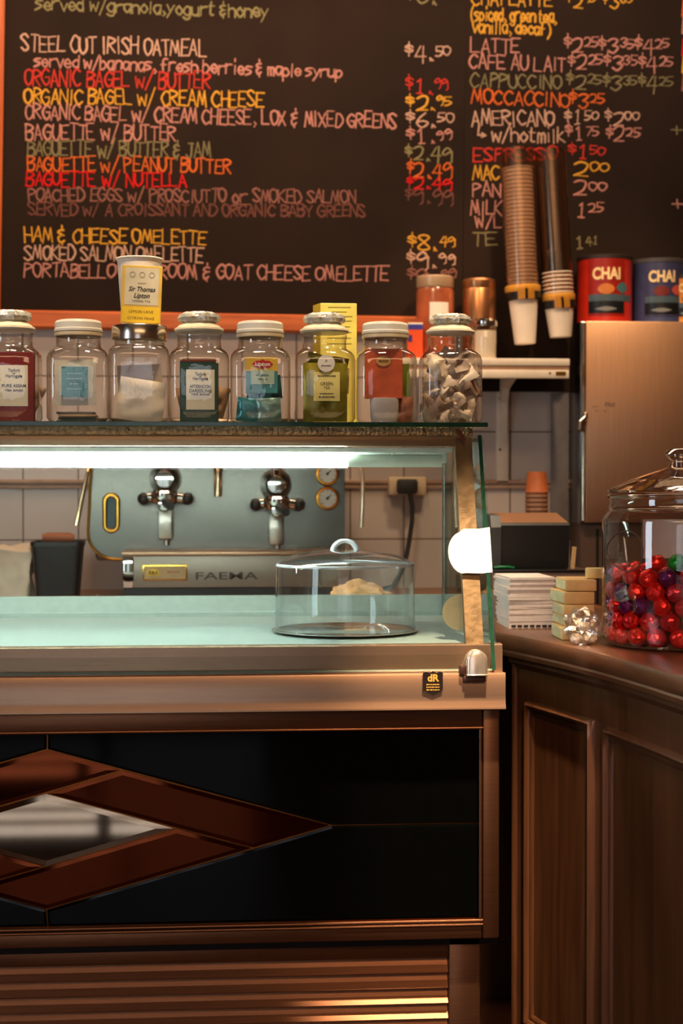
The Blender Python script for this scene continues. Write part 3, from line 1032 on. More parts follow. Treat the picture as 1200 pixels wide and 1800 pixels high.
# tall yellow carton behind the jars
bx = card_box('tea_carton', 'tall pale yellow tea carton standing behind the olive pouch jar', 'tea carton', X(563, 3.20), X(627, 3.20), 3.20, 3.245, SZ, Z(533, 3.20), mat('carton_yellow', (226, 206, 96), .5), .0012, None)
b = MB()
xa, xb = X(563, 3.20), X(551, 3.25, 535)
zt = Z(533, 3.20)
b.prism([(xa - .0002, 3.2005, SZ + .001), (xa - .0002, 3.2005, zt), (xa - .012, 3.244, zt), (xa - .012, 3.244, SZ + .001)], (-.0004, 0, 0))
b.build('carton_side', mat('carton_side', (222, 186, 40), .5), bx, 0)
for k, (py, w_) in enumerate(((540, .046), (548, .03), (556, .052), (564, .05), (574, .044), (584, .05), (594, .048), (604, .05))):
    b = MB()
    b.box(X(596, 3.2) - w_ / 2, X(596, 3.2) + w_ / 2, 3.1994, 3.1999, Z(py, 3.2) - .0007, Z(py, 3.2) + .0007)
    b.build('printed_line', mat('carton_print', (150, 140, 60), .6), bx, 0)

# ------------------------------------------------------------------ cake stand with dome, pastry
cy = 3.06
c = P(606, 1110, cy)
dz1 = dz + .004
t = thing('cake_stand', 'low steel cake plate under a clear dome in the display case', 'cake stand', (c.x, cy, dz1))
b = MB()
b.lathe([(0, .003), (.115, .003), (.128, .005), (.139, .0075), (.1415, .007), (.1405, .0055), (.128, .002), (.10, 0), (0, 0)], (c.x, cy, dz1), 64)
b.build('plate', chrome, t, 40)
t2 = thing('cake_dome', 'clear plastic dome with loop handle covering the cake plate', 'cake dome', (c.x, cy, dz1 + .0032))
b = MB()
H = Z(993, cy - .13) - dz1 - .004
b.lathe([(.128, .0052), (.1345, .0054), (.1355, .010), (.1335, H - .006), (.1315, H), (.124, H + .006), (.10, H + .016), (.06, H + .0235), (.02, H + .027), (0, H + .0275)], (c.x, cy, dz1), 64)
b.build('dome', dome_glass, t2, 50)
b = MB()
b.lathe([(.1312, H + .001), (.1335, H - .001), (.1338, H - .0045), (.1318, H - .004)], (c.x, cy, dz1), 64)
b.build('dome_rim', mat('dome_rim', (190, 186, 190), .1, .3), t2, 50)
b = MB()
hz0 = dz1 + H + .026
b.tube([(c.x + .023 * math.cos(a * math.pi / 12), cy, hz0 - .003 + .021 * math.sin(a * math.pi / 12)) for a in range(13)], [.0042 + .002 * abs(a - 6) / 6 for a in range(13)], 12)
b.build('handle', mat('dome_handle', (214, 216, 222), .08, .35), t2, 60)
# pastry on the ledge behind
b = MB()
pp = P(634, 1045, 3.55)
bb = bmesh.new()
bmesh.ops.create_icosphere(bb, subdivisions=5, radius=1)
for v in bb.verts:
    o = v.co.copy()
    k = 1 + .16 * noise.noise(o * 2.2) + .10 * noise.noise(o * 6) + .05 * noise.noise(o * 14)
    v.co = Vector((o.x * .066 * k, o.y * .045 * k, max(-.1, o.z) * .036 * k * (1 - .45 * max(0, o.x)) + .0))
b.add(bb, Matrix.Translation((pp.x, 3.55, zr - .0096)))
tag(b.build('pastry', mat('crumbly_pastry', (222, 172, 118), .8, 0, .3, 40, .8, 90), None, 60), 'crumbly tan pastry on the ledge behind the clear dome', 'pastry')
b = MB()
b.box(pp.x - .10, pp.x + .09, 3.50, 3.60, zr - .013, zr - .0122)
tag(b.build('paper_sheet', paper_white, None, 0), 'white paper sheet under the crumbly pastry', 'paper sheet')

# ------------------------------------------------------------------ back counter and what stands on it
BZ = Z(1056, 4.1)
t = thing('back_counter', 'wooden back counter under the tiled wall behind the display case', 'counter', (-.1, 4.2, 0))
MB().box(XW, 0.945, 3.78, WY - .001, BZ - .04, BZ, .004).build('worktop', wood('worktop_wood', (110, 66, 36), (150, 98, 60), .4, 'X'), t)
MB().box(XW + .03, 0.94, 3.82, WY - .001, 0, BZ - .0405).build('cabinet_body', wood_dark, t, 0)

# espresso machine
MY = 4.12
my = lambda py: Z(py, MY)
mx = lambda px: X(px, MY)
em = thing('espresso_machine', 'two-group steel espresso machine with brass gauges on the back counter', 'espresso machine', (mx(380), MY + .15, BZ))
b = MB()
xl, xr, zt, zl = mx(152), mx(606), my(752), my(982)
rr = .075
prof = [(xr, zt), (xl, zt)] + [(xl + rr - rr * math.cos(a * math.pi / 16), zl + rr - rr * math.sin(a * math.pi / 16)) for a in range(9)] + [(xr - .02, zl), (xr, zl + .02)]
prof = [(a + (.0 if i not in () else 0), e) for i, (a, e) in enumerate(prof)]
# the left edge leans a little, as the pressed panel does
prof = [(a + (.018 * (e - zl) / (zt - zl) if a < mx(300) else 0), e) for a, e in prof]
b.prism([(a, MY, e) for a, e in prof], (0, .03, 0))
b.build('back_panel', panel_steel, em, 20)
b = MB()
ed = [(a, MY - .001, e) for a, e in prof[1:11]]
ed += [(mx(215), MY - .001, zl)]
b.tube(ed, .0042, 8)
b.build('gilt_edge', brass, em)
b = MB()
b.box(mx(165), xr - .01, MY + .031, MY + .36, my(985), my(735), .01)
b.build('boiler_housing', panel_steel, em)
# base with drip tray
FY = 3.97
fx = lambda px: X(px, FY)
fz = lambda py: Z(py, FY)
b = MB()
b.box(fx(219), fx(596), FY, MY + .36, fz(1032), fz(975), .004)
b.build('base_panel', mat('base_steel', (150, 136, 122), .42, .6, .06, 8, .05, 60, (1, 12, 50)), em)
b = MB()
b.box(fx(214), fx(236), FY - .004, FY + .05, fz(1033), fz(976), .008)
b.build('corner_post', chrome, em)
b = MB()
b.box(fx(213), fx(600), FY - .008, MY - .002, fz(976), fz(968), .003)
b.build('drip_tray', steel, em)
b = MB()
b.box(fx(216), fx(598), FY + .01, MY + .35, BZ + .012, fz(1031), 0)
b.build('base_skirt', black_plastic, em)
for x_ in (mx(240), mx(580)):
    for y_ in (FY + .04, MY + .30):
        MB().lathe([(0, 0), (.02, 0), (.018, .013), (0, .013)], (x_, y_, BZ), 16).build('foot', black_rubber, em)
text('FAEMA', .026, Vector((fx(397), FY - .0006, fz(1012))), mat('raised_letters', (70, 60, 52), .4, .5), em, width=.155, bold=.0003, name='maker_lettering')
b = MB()
b.box(fx(250), fx(329), FY - .003, FY, fz(1019), fz(991), .0012)
bg = b.build('badge_plate', brass, em)
b = MB()
b.box(fx(253), fx(326), FY - .0036, FY - .003, fz(1016), fz(994), 0)
b.build('badge_field', mat('badge_field', (176, 140, 96), .4, .3), bg, 0)
b = MB()
b.lathe([(0, 0), (.0155, 0), (.0155, .001), (.0, .0012)], (fx(269), FY - .0036, fz(1005)), 24, Matrix.Rotation(R(90), 4, 'X') @ Matrix.Diagonal((1, .62, 1, 1)))
bo = b.build('badge_oval', brass, bg)
text('E61', .011, Vector((fx(269), FY - .0050, fz(1005))), ink, bo, width=.020, bold=.0003)
scrawl(.028, .005, Vector((fx(304), FY - .0040, fz(1004))), mat('badge_red_ink', (150, 70, 40), .5), bg)
# oval sight glass
b = MB()
oc = (mx(195.5), my(901))
hr, hl = .0165, .0335
ring = []
for k in range(24):
    a = 2 * math.pi * k / 24
    ring.append(Vector((oc[0] + hr * math.cos(a), MY - .006, oc[1] + hr * math.sin(a) + math.copysign(hl - .004, math.sin(a)))))
b.tube(ring + [ring[0]], .0065, 10, False)
b.build('sight_glass_frame', brass, em)
b = MB()
b.prism([p_ + Vector((0, .003, 0)) for p_ in ring], (0, .002, 0))
b.build('sight_glass', mat('sight_glass', (70, 90, 92), .1, .4), em, 0)
# group heads
for gxp, dy in ((291, 0), (484, 10)):
    x_ = mx(gxp)
    b = MB()
    b.lathe([(0, 0), (.040, 0), (.042, .01), (.036, .04), (.030, .075), (.022, .09), (0, .092)], (x_, MY, my(842 + dy)), 28, Matrix.Rotation(R(90), 4, 'X'))
    b.tube([(x_, MY - .06, my(842 + dy)), (x_, MY - .085, my(806 + dy))], [.016, .014], 14)
    b.lathe([(0, 0), (.030, 0), (.034, .006), (.034, .028), (.028, .034), (0, .034)], (x_, MY - .085, my(885 + dy)), 24)
    g = b.build('group_head', chrome, em, 40)
    b = MB()
    b.tube([(x_ - .05, MY - .08, my(874 + dy)), (x_ - .018, MY - .084, my(872 + dy))], [.011, .013], 10)
    b.tube([(x_ + .018, MY - .084, my(872 + dy)), (x_ + .052, MY - .08, my(876 + dy))], [.013, .012], 10)
    b.lathe([(0, 0), (.017, 0), (.018, .004), (.014, .014), (0, .016)], (x_, MY - .108, my(886 + dy)), 20, Matrix.Rotation(R(90), 4, 'X'))
    b.build('valve', chrome, g, 40)
    b = MB()
    for sx_ in (-.052, .045 + .012):
        b.ball((x_ + sx_, MY - .082, my(876 + dy)), .0165, 2)
    b.build('knob', black_plastic, g)
    b = MB()
    b.box(x_ - .017, x_ + .019, MY - .045, MY - .005, my(947 + dy), my(893 + dy), .004)
    b.tube([(x_ + .002, MY - .025, my(946 + dy)), (x_ + .002, MY - .025, my(957 + dy))], .008, 10)
    b.build('spout_block', mat('spout_steel', (178, 170, 160), .3, 1), g)
    b = MB()
    b.tube([(x_, MY - .095, my(880 + dy)), (x_ + .012, MY - .16, my(884 + dy)), (x_ + .018, MY - .21, my(888 + dy))], [.012, .013, .010], 12)
    b.build('portafilter_handle', black_plastic, g)
# pressure gauges
for py_ in (833, 876):
    cxx, czz = mx(575), my(py_)
    Rm = Matrix.Rotation(R(90), 4, 'X')
    b = MB()
    b.lathe([(.0225, 0), (.030, 0), (.0315, .006), (.029, .012), (.0245, .013), (.0225, .009)], (cxx, MY, czz), 36, Rm)
    g = b.build('gauge_bezel', mat('gauge_bezel', (214, 140, 50), .25, 1), em, 50)
    MB().lathe([(0, 0), (.0235, 0), (.0235, .008), (0, .008)], (cxx, MY, czz), 30, Rm).build('gauge_dial', mat('gauge_dial', (206, 200, 190), .4), g)
    b = MB()
    b.prism([(cxx - .001, MY - .0088, czz + .003), (cxx + .013, MY - .0088, czz + .012), (cxx + .002, MY - .0088, czz - .001)], (0, .0005, 0))
    b.lathe([(0, 0), (.004, 0), (.004, .001), (0, .001)], (cxx, MY - .008, czz), 12, Rm)
    for k in range(9):
        a = R(225 - 33.75 * k)
        u_ = Vector((math.cos(a), 0, math.sin(a)))
        v_ = Vector((-math.sin(a), 0, math.cos(a)))
        p0 = Vector((cxx, MY - .0086, czz))
        b.prism([p0 + u_ * .017 - v_ * .0006, p0 + u_ * .017 + v_ * .0006, p0 + u_ * .0215 + v_ * .0006, p0 + u_ * .0215 - v_ * .0006], (0, .0004, 0))
    b.build('gauge_needle', ink, g, 0)
# water spout, steam wands
b = MB()
b.tube([(mx(383), MY, my(822)), (mx(383), MY - .03, my(824)), (mx(383), MY - .04, my(832)), (mx(383), MY - .04, my(872))], [.012, .012, .0105, .010], 12)
b.build('water_spout', mat('spout_brass', (214, 186, 150), .25, 1), em)
b = MB()
b.tube([(mx(160), MY - .01, my(806)), (mx(157), MY - .05, my(830)), (mx(147), MY - .06, my(878)), (mx(138), MY - .06, my(922))], [.0045, .0048, .0062, .0062], 10)
b.build('steam_wand', mat('wand_gold', (224, 190, 140), .2, 1), em)
b = MB()
b.tube([(mx(618), MY - .0, my(812)), (mx(631), MY - .04, my(820)), (mx(634.5), MY - .05, my(835)), (mx(634), MY - .05, my(880)), (mx(631.5), MY - .05, my(926))], [.0045, .0045, .0048, .005, .0058], 10)
b.build('steam_wand', mat('wand_cream', (226, 206, 176), .3, .6), em)

# wall socket with black plug and cord
OY = WY - .012
so = thing('wall_socket', 'beige wall socket with a black plug on the tiled wall', 'wall socket', (X(714, OY), WY, Z(856, OY)))
MB().box(X(681, OY), X(747, OY), WY - .045, WY - .0005, Z(871, OY), Z(838, OY), .006).build('socket_box', mat('socket_beige', (190, 168, 140), .5), so)
pl = thing('power_cord', 'black plug and cord hanging from the beige wall socket', 'cord', (X(722, OY), WY - .05, BZ))
ox = lambda px: X(px, 4.5)
MB().box(ox(700), ox(736), WY - .085, WY - .0455, Z(868, 4.5), Z(842, 4.5), .008).build('plug', black_rubber, pl)
MB().tube([(ox(722), WY - .075, Z(866, 4.5)), (ox(726), WY - .075, Z(890, 4.5)), (ox(726), WY - .075, Z(915, 4.5)), (ox(722), WY - .075, Z(945, 4.5)), (ox(716), WY - .085, Z(975, 4.5)), (ox(708), WY - .10, Z(1000, 4.5)), (ox(690), WY - .12, Z(1030, 4.5)), (ox(670), WY - .14, BZ + .006)], .0068, 10).build('cord', black_rubber, pl)

# black bin, clay dish on it, paper bag, sheet
NY = 4.15
nx = lambda px: X(px, NY)
nz = lambda py: Z(py, NY)
cxn, hw1, hw0 = nx(102), (nx(147) - nx(57)) / 2, (nx(137) - nx(66)) / 2
b = MB()
ht = nz(950)
b.loft([sup(hw0, 8, 40, cxn, NY, BZ), sup(hw1 - .002, 8, 40, cxn, NY, ht - .012), sup(hw1 + .001, 8, 40, cxn, NY, ht - .011), sup(hw1 + .001, 8, 40, cxn, NY, ht), sup(hw1 - .003, 8, 40, cxn, NY, ht), sup(hw0 - .003, 8, 40, cxn, NY, BZ + .02)], True, True, True)
tag(b.build('knock_box', black_plastic, None, 40), 'black square knock box left of the espresso machine', 'knock box')
b = MB()
b.tube([(nx(76), NY - .02, ht + .009), (nx(86), NY - .02, ht + .011), (nx(122), NY - .02, ht + .0105), (nx(131), NY - .02, ht + .008)], [.010, .0125, .0125, .009], 14)
tag(b.build('wooden_bar', wood('bar_wood', (150, 76, 44), (190, 104, 62), .6, 'X'), None, 60), 'reddish brown wooden bar lying across the black knock box', 'bar')
b = MB()
bb = bmesh.new()
bmesh.ops.create_cube(bb, size=1)
bmesh.ops.subdivide_edges(bb, edges=list(bb.edges), cuts=9, use_grid_fill=True)
xa_, xb_ = nx(-50), nx(58)
for v in bb.verts:
    o = v.co.copy()
    n_ = Vector((noise.noise(o * 3.1), noise.noise(o * 3.1 + Vector((5, 1, 2))), noise.noise(o * 3.1 + Vector((9, 3, 7))))) * .018
    v.co = Vector(((xa_ + xb_) / 2 + o.x * (xb_ - xa_) * .95, 4.16 + o.y * .09, (BZ + nz(962)) / 2 + o.z * (nz(962) - BZ))) + n_
    if o.z < -.49: v.co.z = BZ
b.add(bb)
tag(b.build('paper_bag', mat('bag_paper', (226, 204, 178), .7), None, 60), 'crumpled cream paper bag at the left end of the back counter', 'paper bag')
b = MB()
gy0 = 3.86
zz0 = BZ
b.loft([[(X(20, 3.9), gy0, zz0 + .001), (X(20, 3.9), gy0 + .12, zz0 + .001)], [(X(120, 3.9), gy0, zz0 + .004), (X(120, 3.9), gy0 + .12, zz0 + .003)], [(X(150, 3.9), gy0, zz0 + .010), (X(150, 3.9), gy0 + .12, zz0 + .012)], [(X(169, 3.9), gy0, zz0 + .024), (X(169, 3.9), gy0 + .12, zz0 + .03)]], False)
bmesh.ops.solidify(b.bm, geom=list(b.bm.faces), thickness=.001)
tag(b.build('paper_sheet', paper_white, None), 'white paper sheet with a curled corner in front of the black knock box', 'paper sheet')

# upside-down stack of clay-coloured cups on the counter by the cupboard
KY = 4.42
kz = lambda py: Z(py, KY)
SBZ = BZ
b0x = X(943, KY)
zc = BZ
def clay_cup(rgbname, m):
    b = MB()
    b.lathe([(.031, 0), (.0335, .001), (.0335, .0035), (.0315, .0055), (.0262, .058), (.0255, .060), (0, .060)], seg=28)
    return b.build('takeaway_cup', m, None, 40, (0, 0, 0))
top_z = kz(829)
n_c = 23
lowest = BZ
pitch = (top_z - .060 - BZ) / (n_c - 1)
clayA = mat('cup_clay', (176, 92, 44), .6)
clayB = mat('cup_brown', (140, 98, 72), .6)
pa_, pb_ = clay_cup('a', clayA), clay_cup('b', clayB)
for k in range(n_c):
    src = (pa_ if k >= n_c - 1 else pb_)
    o = src if k in (n_c - 1, 0) else src.copy()
    if o is not src: COL.objects.link(o)
    o.location = (b0x, KY, lowest + pitch * k)
    if k >= n_c - 1: tag(o, 'orange-brown upturned paper cup on top of the cup stack by the tiled wall', 'paper cup')
    else: tag(o, 'grey-brown upturned paper cup nested in the stack by the tiled wall', 'paper cup', 'upturned cups by the tiled wall')

# ------------------------------------------------------------------ menu boards
SY = WY - .022                             # face of the slates
lb = thing('menu_board', 'left-hand framed chalkboard with the breakfast menu and an orange wooden frame', 'chalkboard', (X(400, WY), WY, Z(550, WY)))
def bp_(px, py): p = P(px, py, SY); return (p.x, p.z)
yb = lambda px: 545 + .0165 * px
cor = [bp_(1, yb(0)), bp_(812, yb(812)), bp_(820, -150), bp_(11.4, -150)]
MB().prism([(a, SY, e) for a, e in cor], (0, .012, 0)).build('slate', slate, lb, 0)
def bar(p0, p1, w_, y0, y1, name, m, par):
    b = MB()
    a, c = Vector((p0[0], 0, p0[1])), Vector((p1[0], 0, p1[1]))
    d = (c - a).normalized()
    n_ = Vector((-d.z, 0, d.x)) * w_
    f = lambda v, y: (v.x, y, v.z)
    k = abs(w_) * .12
    m_ = (n_.normalized() * k)
    secs = []
    for e in (a, c):
        secs.append([f(e, y1), f(e, y0 + k), f(e + m_, y0), f(e + n_ - m_, y0), f(e + n_, y0 + k), f(e + n_, y1)])
    b.loft(secs, True, True, True)
    return b.build(name, m, par, 0)
bar(bp_(-40, yb(-40)), bp_(748, yb(748)), -.052, WY - .040, WY - .002, 'frame_bottom', wood_frame, lb)
bar(bp_(1, yb(0)), bp_(11.4, -150), .052, WY - .040, WY - .002, 'frame_side', wood('frame_wood_upright', (176, 82, 34), (214, 112, 52), .4, 'Z'), lb)
rb = thing('menu_board', 'right-hand unframed chalkboard with the coffee menu behind the cup dispensers', 'chalkboard', (X(1010, WY), WY, Z(690, WY)))
cor = [bp_(811.6, 688), bp_(1330, 690), bp_(1330, -150), bp_(820, -150)]
MB().prism([(a, SY, e) for a, e in cor], (0, .012, 0)).build('slate', slate, rb, 0)

GLY = {
 'A': ["02,28,42", "14,34"], 'B': ["02,08", "~08,28,47,36,05", "~05,35,44,32,02"], 'C': ["~47,28,06,04,22,43"], 'D': ["02,08", "~08,28,46,44,22,02"],
 'E': ["48,08,02,42", "05,35"], 'F': ["48,08,02", "05,35"], 'G': ["~47,28,06,04,22,43", "43,45,25"], 'H': ["02,08", "42,48", "05,45"], 'I': ["18,12"],
 'J': ["~38,33,22,12,03", "18,48"], 'K': ["02,08", "48,05,42"], 'L': ["08,02,42"], 'M': ["02,18,33,48,52"], 'N': ["02,08,42,48"], 'O': ["~28,07,04,22,44,47,28"],
 'P': ["02,08", "~08,28,47,36,05"], 'R': ["02,08", "~08,28,47,36,05", "15,42"], 'S': ["~47,28,07,25,43,22,03"], 'T': ["08,48", "28,22"], 'U': ["~08,04,22,44,48"],
 'V': ["08,22,48"], 'W': ["08,12,27,42,58"], 'X': ["08,42", "48,02"], 'Y': ["08,25,48", "25,22"], 'Z': ["08,48,02,42"],
 '0': ["~28,07,04,22,44,47,28"], '1': ["17,28,22", "12,32"], '2': ["~07,28,47,34,02", "02,42"], '3': ["~07,28,47,25", "~25,44,22,03"], '4': ["28,04,44", "38,31"],
 '5': ["48,08,05", "~05,25,44,22,02"], '6': ["~38,16,04,22,44,25,04"], '8': ["~25,07,28,47,25,03,22,43,25"], '9': ["~46,28,06,15,36,46", "46,42,31"], '7': ["08,48,12"],
 '$': ["~46,27,06,25,44,23,04", "29,21"], '&': ["~37,17,06,25", "~25,04,12,33", "25,35", "28,29", "22,21"], '/': ["01,49"], '.': ["12,13,22"], ',': ["13,22,11"],
 '(': ["~39,16,13,30"], ')': ["~19,36,33,10"], '+': ["05,45", "27,23"], '>': ["08,04,44", "25,44,23"], '|': ["29,21"], '_': ["01,41"],
 'a': ["~46,16,04,22,44", "46,42"], 'b': ["08,02", "~05,26,44,22,02"], 'c': ["~45,26,04,22,43"], 'd': ["48,42", "~45,26,04,22,43"], 'e': ["~04,44,26,04,22,43"],
 'f': ["~48,28,16,12", "05,35"], 'g': ["~45,26,04,22,43", "~46,41,20,01"], 'h': ["08,02", "~05,26,45,42"], 'i': ["16,12", "18,19"], 'k': ["08,02", "36,04,42"],
 'l': ["18,12"], 'm': ["02,06", "~05,16,25,22", "~25,36,45,42"], 'n': ["02,06", "~05,26,45,42"], 'o': ["~26,04,22,44,26"], 'p': ["06,00", "~05,26,44,22,03"],
 'r': ["02,06", "~05,26,46"], 's': ["~46,16,05,34,33,02"], 't': ["~18,13,22,32", "06,36"], 'u': ["~06,03,22,43", "46,42"], 'v': ["06,22,46"],
 'w': ["06,12,25,42,56"], 'y': ["06,23", "46,23,00"]}
NARROW = {'M': 5, 'W': 5, 'w': 5, 'I': 2, 'i': 2, 'l': 2, '.': 2, ',': 2.4, ' ': 1.7, '/': 4, '1': 4, '|': 3, '(': 3.4, ')': 3.4, 't': 3.6, 'r': 4.2, '_': 4}


def smooth(pts):
    out = []
    n = len(pts)
    closed = (pts[0] - pts[-1]).length < 1e-6
    for i in range(n - 1):
        p0 = pts[i - 1] if i else (pts[-2] if closed else pts[0])
        p1, p2 = pts[i], pts[i + 1]
        p3 = pts[i + 2] if i + 2 < n else (pts[1] if closed else pts[-1])
        for k in range(5):
            t = k / 5
            out.append(.5 * ((2 * p1) + (p2 - p0) * t + (2 * p0 - 5 * p1 + 4 * p2 - p3) * t * t + (3 * p1 - p0 - 3 * p2 + p3) * t ** 3))
    out.append(pts[-1])
    return out


def chalk_line(s, x0, y0, x1, y1, h, m, par, wpx=3.6, seed=0):
    """hand lettering along the line (x0,y0)-(x1,y1) of the board; ^ starts and ends raised small figures"""
    rr = random.Random(sum(map(ord, s)) + seed)
    lay, cur, supr = [], 0, False
    for ch in s:
        if ch == '^': supr = not supr; continue
        k = .62 if supr else 1
        if ch == '$': k = .72
        wd = NARROW.get(ch, 4) * k
        if ch != ' ': lay.append((ch, cur, k, supr or ch == '$'))
        cur += wd + .95 * k
    cur -= .9
    a, c = Vector(P(x0, y0, SY)), Vector(P(x1, y1, SY))
    L = (c - a).length
    U = (c - a).normalized()
    V = Vector((-U.z, 0, U.x))
    hu = (Z(800, SY) - Z(900, SY)) / 100 * h / 6      # metres per glyph unit upwards
    wu = L / cur
    b = MB()
    ww = wpx / 2 * .00164
    for ch, ox_, k, up in lay:
        sk, sy_ = rr.uniform(-.05, .09), rr.uniform(.92, 1.08)
        dx, dy = rr.uniform(-.25, .25), rr.uniform(-.35, .35)
        for st in GLY[ch]:
            sm = st[0] == '~'
            pts = [Vector((int(p[0]), int(p[1]) - 2)) for p in st.strip('~').split(',')]
            pts = [Vector((p.x + rr.uniform(-.16, .16), p.y + rr.uniform(-.2, .2))) for p in pts]
            if sm: pts = smooth(pts)
            P3 = []
            for p in pts:
                X_ = (ox_ + (p.x + p.y * sk) * k + dx) * wu * (1 if 1 else 1)
                Y_ = (p.y * k * sy_ + dy + (2.3 if up else 0)) * hu
                P3.append(a + U * X_ + V * Y_)
            if len(P3) < 2: continue
            w0 = ww * rr.uniform(.85, 1.15) * (.85 if up else 1)
            runs = [P3] if sm else [[P3[i], P3[i + 1]] for i in range(len(P3) - 1)]
            for run in runs:
                secs = []
                for i, p in enumerate(run):
                    d = (run[min(i + 1, len(run) - 1)] - run[max(i - 1, 0)])
                    if d.length < 1e-7: d = Vector((1, 0, 0))
                    d.normalize()
                    n_ = Vector((-d.z, 0, d.x))
                    e = d * (w0 * .8) * (-1 if i == 0 else 1 if i == len(run) - 1 else 0)
                    kk = .75 if i in (0, len(run) - 1) else 1
                    secs.append([p + e + n_ * w0 * kk, p + e + Vector((0, -.0012, 0)), p + e - n_ * w0 * kk])
                b.loft([[(q_.x, q_.y - .0004, q_.z) for q_ in sec] for sec in secs], False)
    o = b.build('chalk_lettering', m, par, 0)
    return o


beige = chalk('chalk_beige', (216, 172, 148), .5)
pink = chalk('chalk_pink', (206, 142, 128), .5)
red = chalk('chalk_red', (214, 62, 52), .55)
vivid = chalk('chalk_vivid_red', (226, 32, 34), .6)
yellow = chalk('chalk_yellow', (232, 170, 60), .55)
orange = chalk('chalk_orange', (226, 108, 48), .55)
olive = chalk('chalk_olive', (140, 130, 92), .45)
sage = chalk('chalk_sage', (150, 140, 96), .5)
dim = chalk('chalk_dim', (158, 104, 92), .4)
faint = chalk('chalk_faint', (130, 80, 70), .35)
LINES = [("served w/granola,yogurt &honey", 62, 17, 470, 31, 22, sage), ("STEEL CUT IRISH OATMEAL", 38, 90, 362, 98, 27, beige),
         ("served w/bananas, fresh berries & maple syrup", 60, 117, 600, 137, 21, pink), ("ORGANIC BAGEL w/ BUTTER", 43, 150, 368, 156, 27, red),
         ("ORGANIC BAGEL w/ CREAM CHEESE", 43, 182, 463, 188, 26, yellow), ("ORGANIC BAGEL w/ CREAM CHEESE, LOX & MIXED GREENS", 45, 209, 695, 225, 25, pink),
         ("BAGUETTE w/ BUTTER", 46, 246, 308, 247, 26, pink), ("BAGUETTE w/ BUTTER & JAM", 48, 274, 370, 277, 25, olive),
         ("BAGUETTE w/ PEANUT BUTTER", 48, 300, 405, 304, 24, orange), ("BAGUETTE w/ NUTELLA", 46, 327, 327, 329, 24, vivid),
         ("POACHED EGGS w/ PROSCIUTTO or SMOKED SALMON", 50, 354, 624, 357, 22, dim), ("SERVED w/ A CROISSANT AND ORGANIC BABY GREENS", 50, 379, 642, 381, 20, faint),
         ("HAM & CHEESE OMELETTE", 43, 425, 362, 430, 24, yellow), ("SMOKED SALMON OMELETTE", 43, 456, 356, 461, 24, beige),
         ("PORTABELLO MUSHROOM & GOAT CHEESE OMELETTE", 43, 487, 682, 494, 24, pink),
         ("$6.^50^", 714, 6, 795, 7, 26, sage), ("$4.^50^", 712, 106, 790, 108, 26, beige), ("$1.^99^", 712, 163, 786, 165, 26, red), ("$2.^95^", 714, 192, 792, 194, 24, yellow),
         ("$6.^50^", 714, 224, 795, 225, 26, beige), ("$1.^99^", 714, 251, 792, 253, 24, pink), ("$2.49", 712, 282, 795, 284, 24, sage), ("$2.49", 714, 311, 795, 313, 24, orange),
         ("$2.49", 714, 331, 795, 333, 18, vivid), ("$9.99", 712, 356, 797, 358, 24, faint), ("$8.^49^", 716, 440, 798, 442, 25, yellow), ("$9.^99^", 716, 470, 797, 472, 25, beige), ("$9.^99^", 714, 496, 800, 498, 25, dim)]
for i, (s_, a0, b0, a1, b1, h, m) in enumerate(LINES): chalk_line(s_, a0, b0, a1, b1, h, m, lb, 3.5, i)
chalk_line("__", 410, 358, 440, 358, 8, dim, lb, 2.5)
LINES = [("CHAI LATTE", 830, 9, 970, 11, 24, yellow), ("$2^95^ $3^65^", 994, 12, 1110, 15, 26, yellow), ("(spiced, green tea,", 826, 36, 978, 40, 22, yellow), ("vanilla, decaf)", 830, 58, 968, 62, 22, yellow),
         ("LATTE", 828, 93, 912, 93, 25, pink), ("$2^25^$3^35^$4^25^", 990, 92, 1175, 94, 25, pink), ("CAFE AU LAIT", 825, 119, 994, 126, 25, pink), ("$2^25^$3^35^$4^25^", 998, 122, 1180, 126, 25, pink),
         ("CAPPUCCINO", 827, 153, 985, 157, 24, olive), ("$2^25^$3^35^$4^25^", 996, 156, 1180, 160, 25, olive), ("MOCCACCINO", 829, 182, 1000, 189, 24, orange), ("$3^25^", 1000, 189, 1060, 191, 26, orange),
         ("AMERICANO", 829, 221, 974, 221, 26, beige), ("$1^50^ $2^00^", 992, 219, 1120, 221, 24, beige), ("> w/hotmilk", 840, 247, 992, 251, 24, beige), ("$1^75^ $2^25^", 994, 246, 1122, 249, 24, pink),
         ("ESPRESSO", 831, 284, 978, 280, 22, red), ("$1^50^", 998, 278, 1060, 281, 22, red), ("MAC", 831, 315, 878, 315, 24, yellow), ("2^00^", 1008, 310, 1066, 312, 24, yellow),
         ("PAN", 831, 346, 879, 345, 24, pink), ("2^00^", 1008, 343, 1062, 346, 24, pink), ("MILK", 827, 377, 880, 378, 24, pink), ("1^25^", 1012, 381, 1058, 382, 25, pink), ("W/L", 836, 399, 880, 399, 18, pink),
         ("TE", 830, 432, 872, 432, 22, olive), ("1^41^", 1010, 438, 1050, 438, 22, olive), ("+", 1178, 240, 1198, 240, 22, olive), ("+", 1182, 371, 1200, 371, 22, pink)]
for i, (s_, a0, b0, a1, b1, h, m) in enumerate(LINES): chalk_line(s_, a0, b0, a1, b1, h, m, rb, 3.5, 50 + i)
for k, (y_, m) in enumerate(((25, orange), (55, pink), (94, vivid), (124, yellow), (156, dim))): chalk_line("|", 1194, y_, 1204, y_, 20, m, rb, 5)

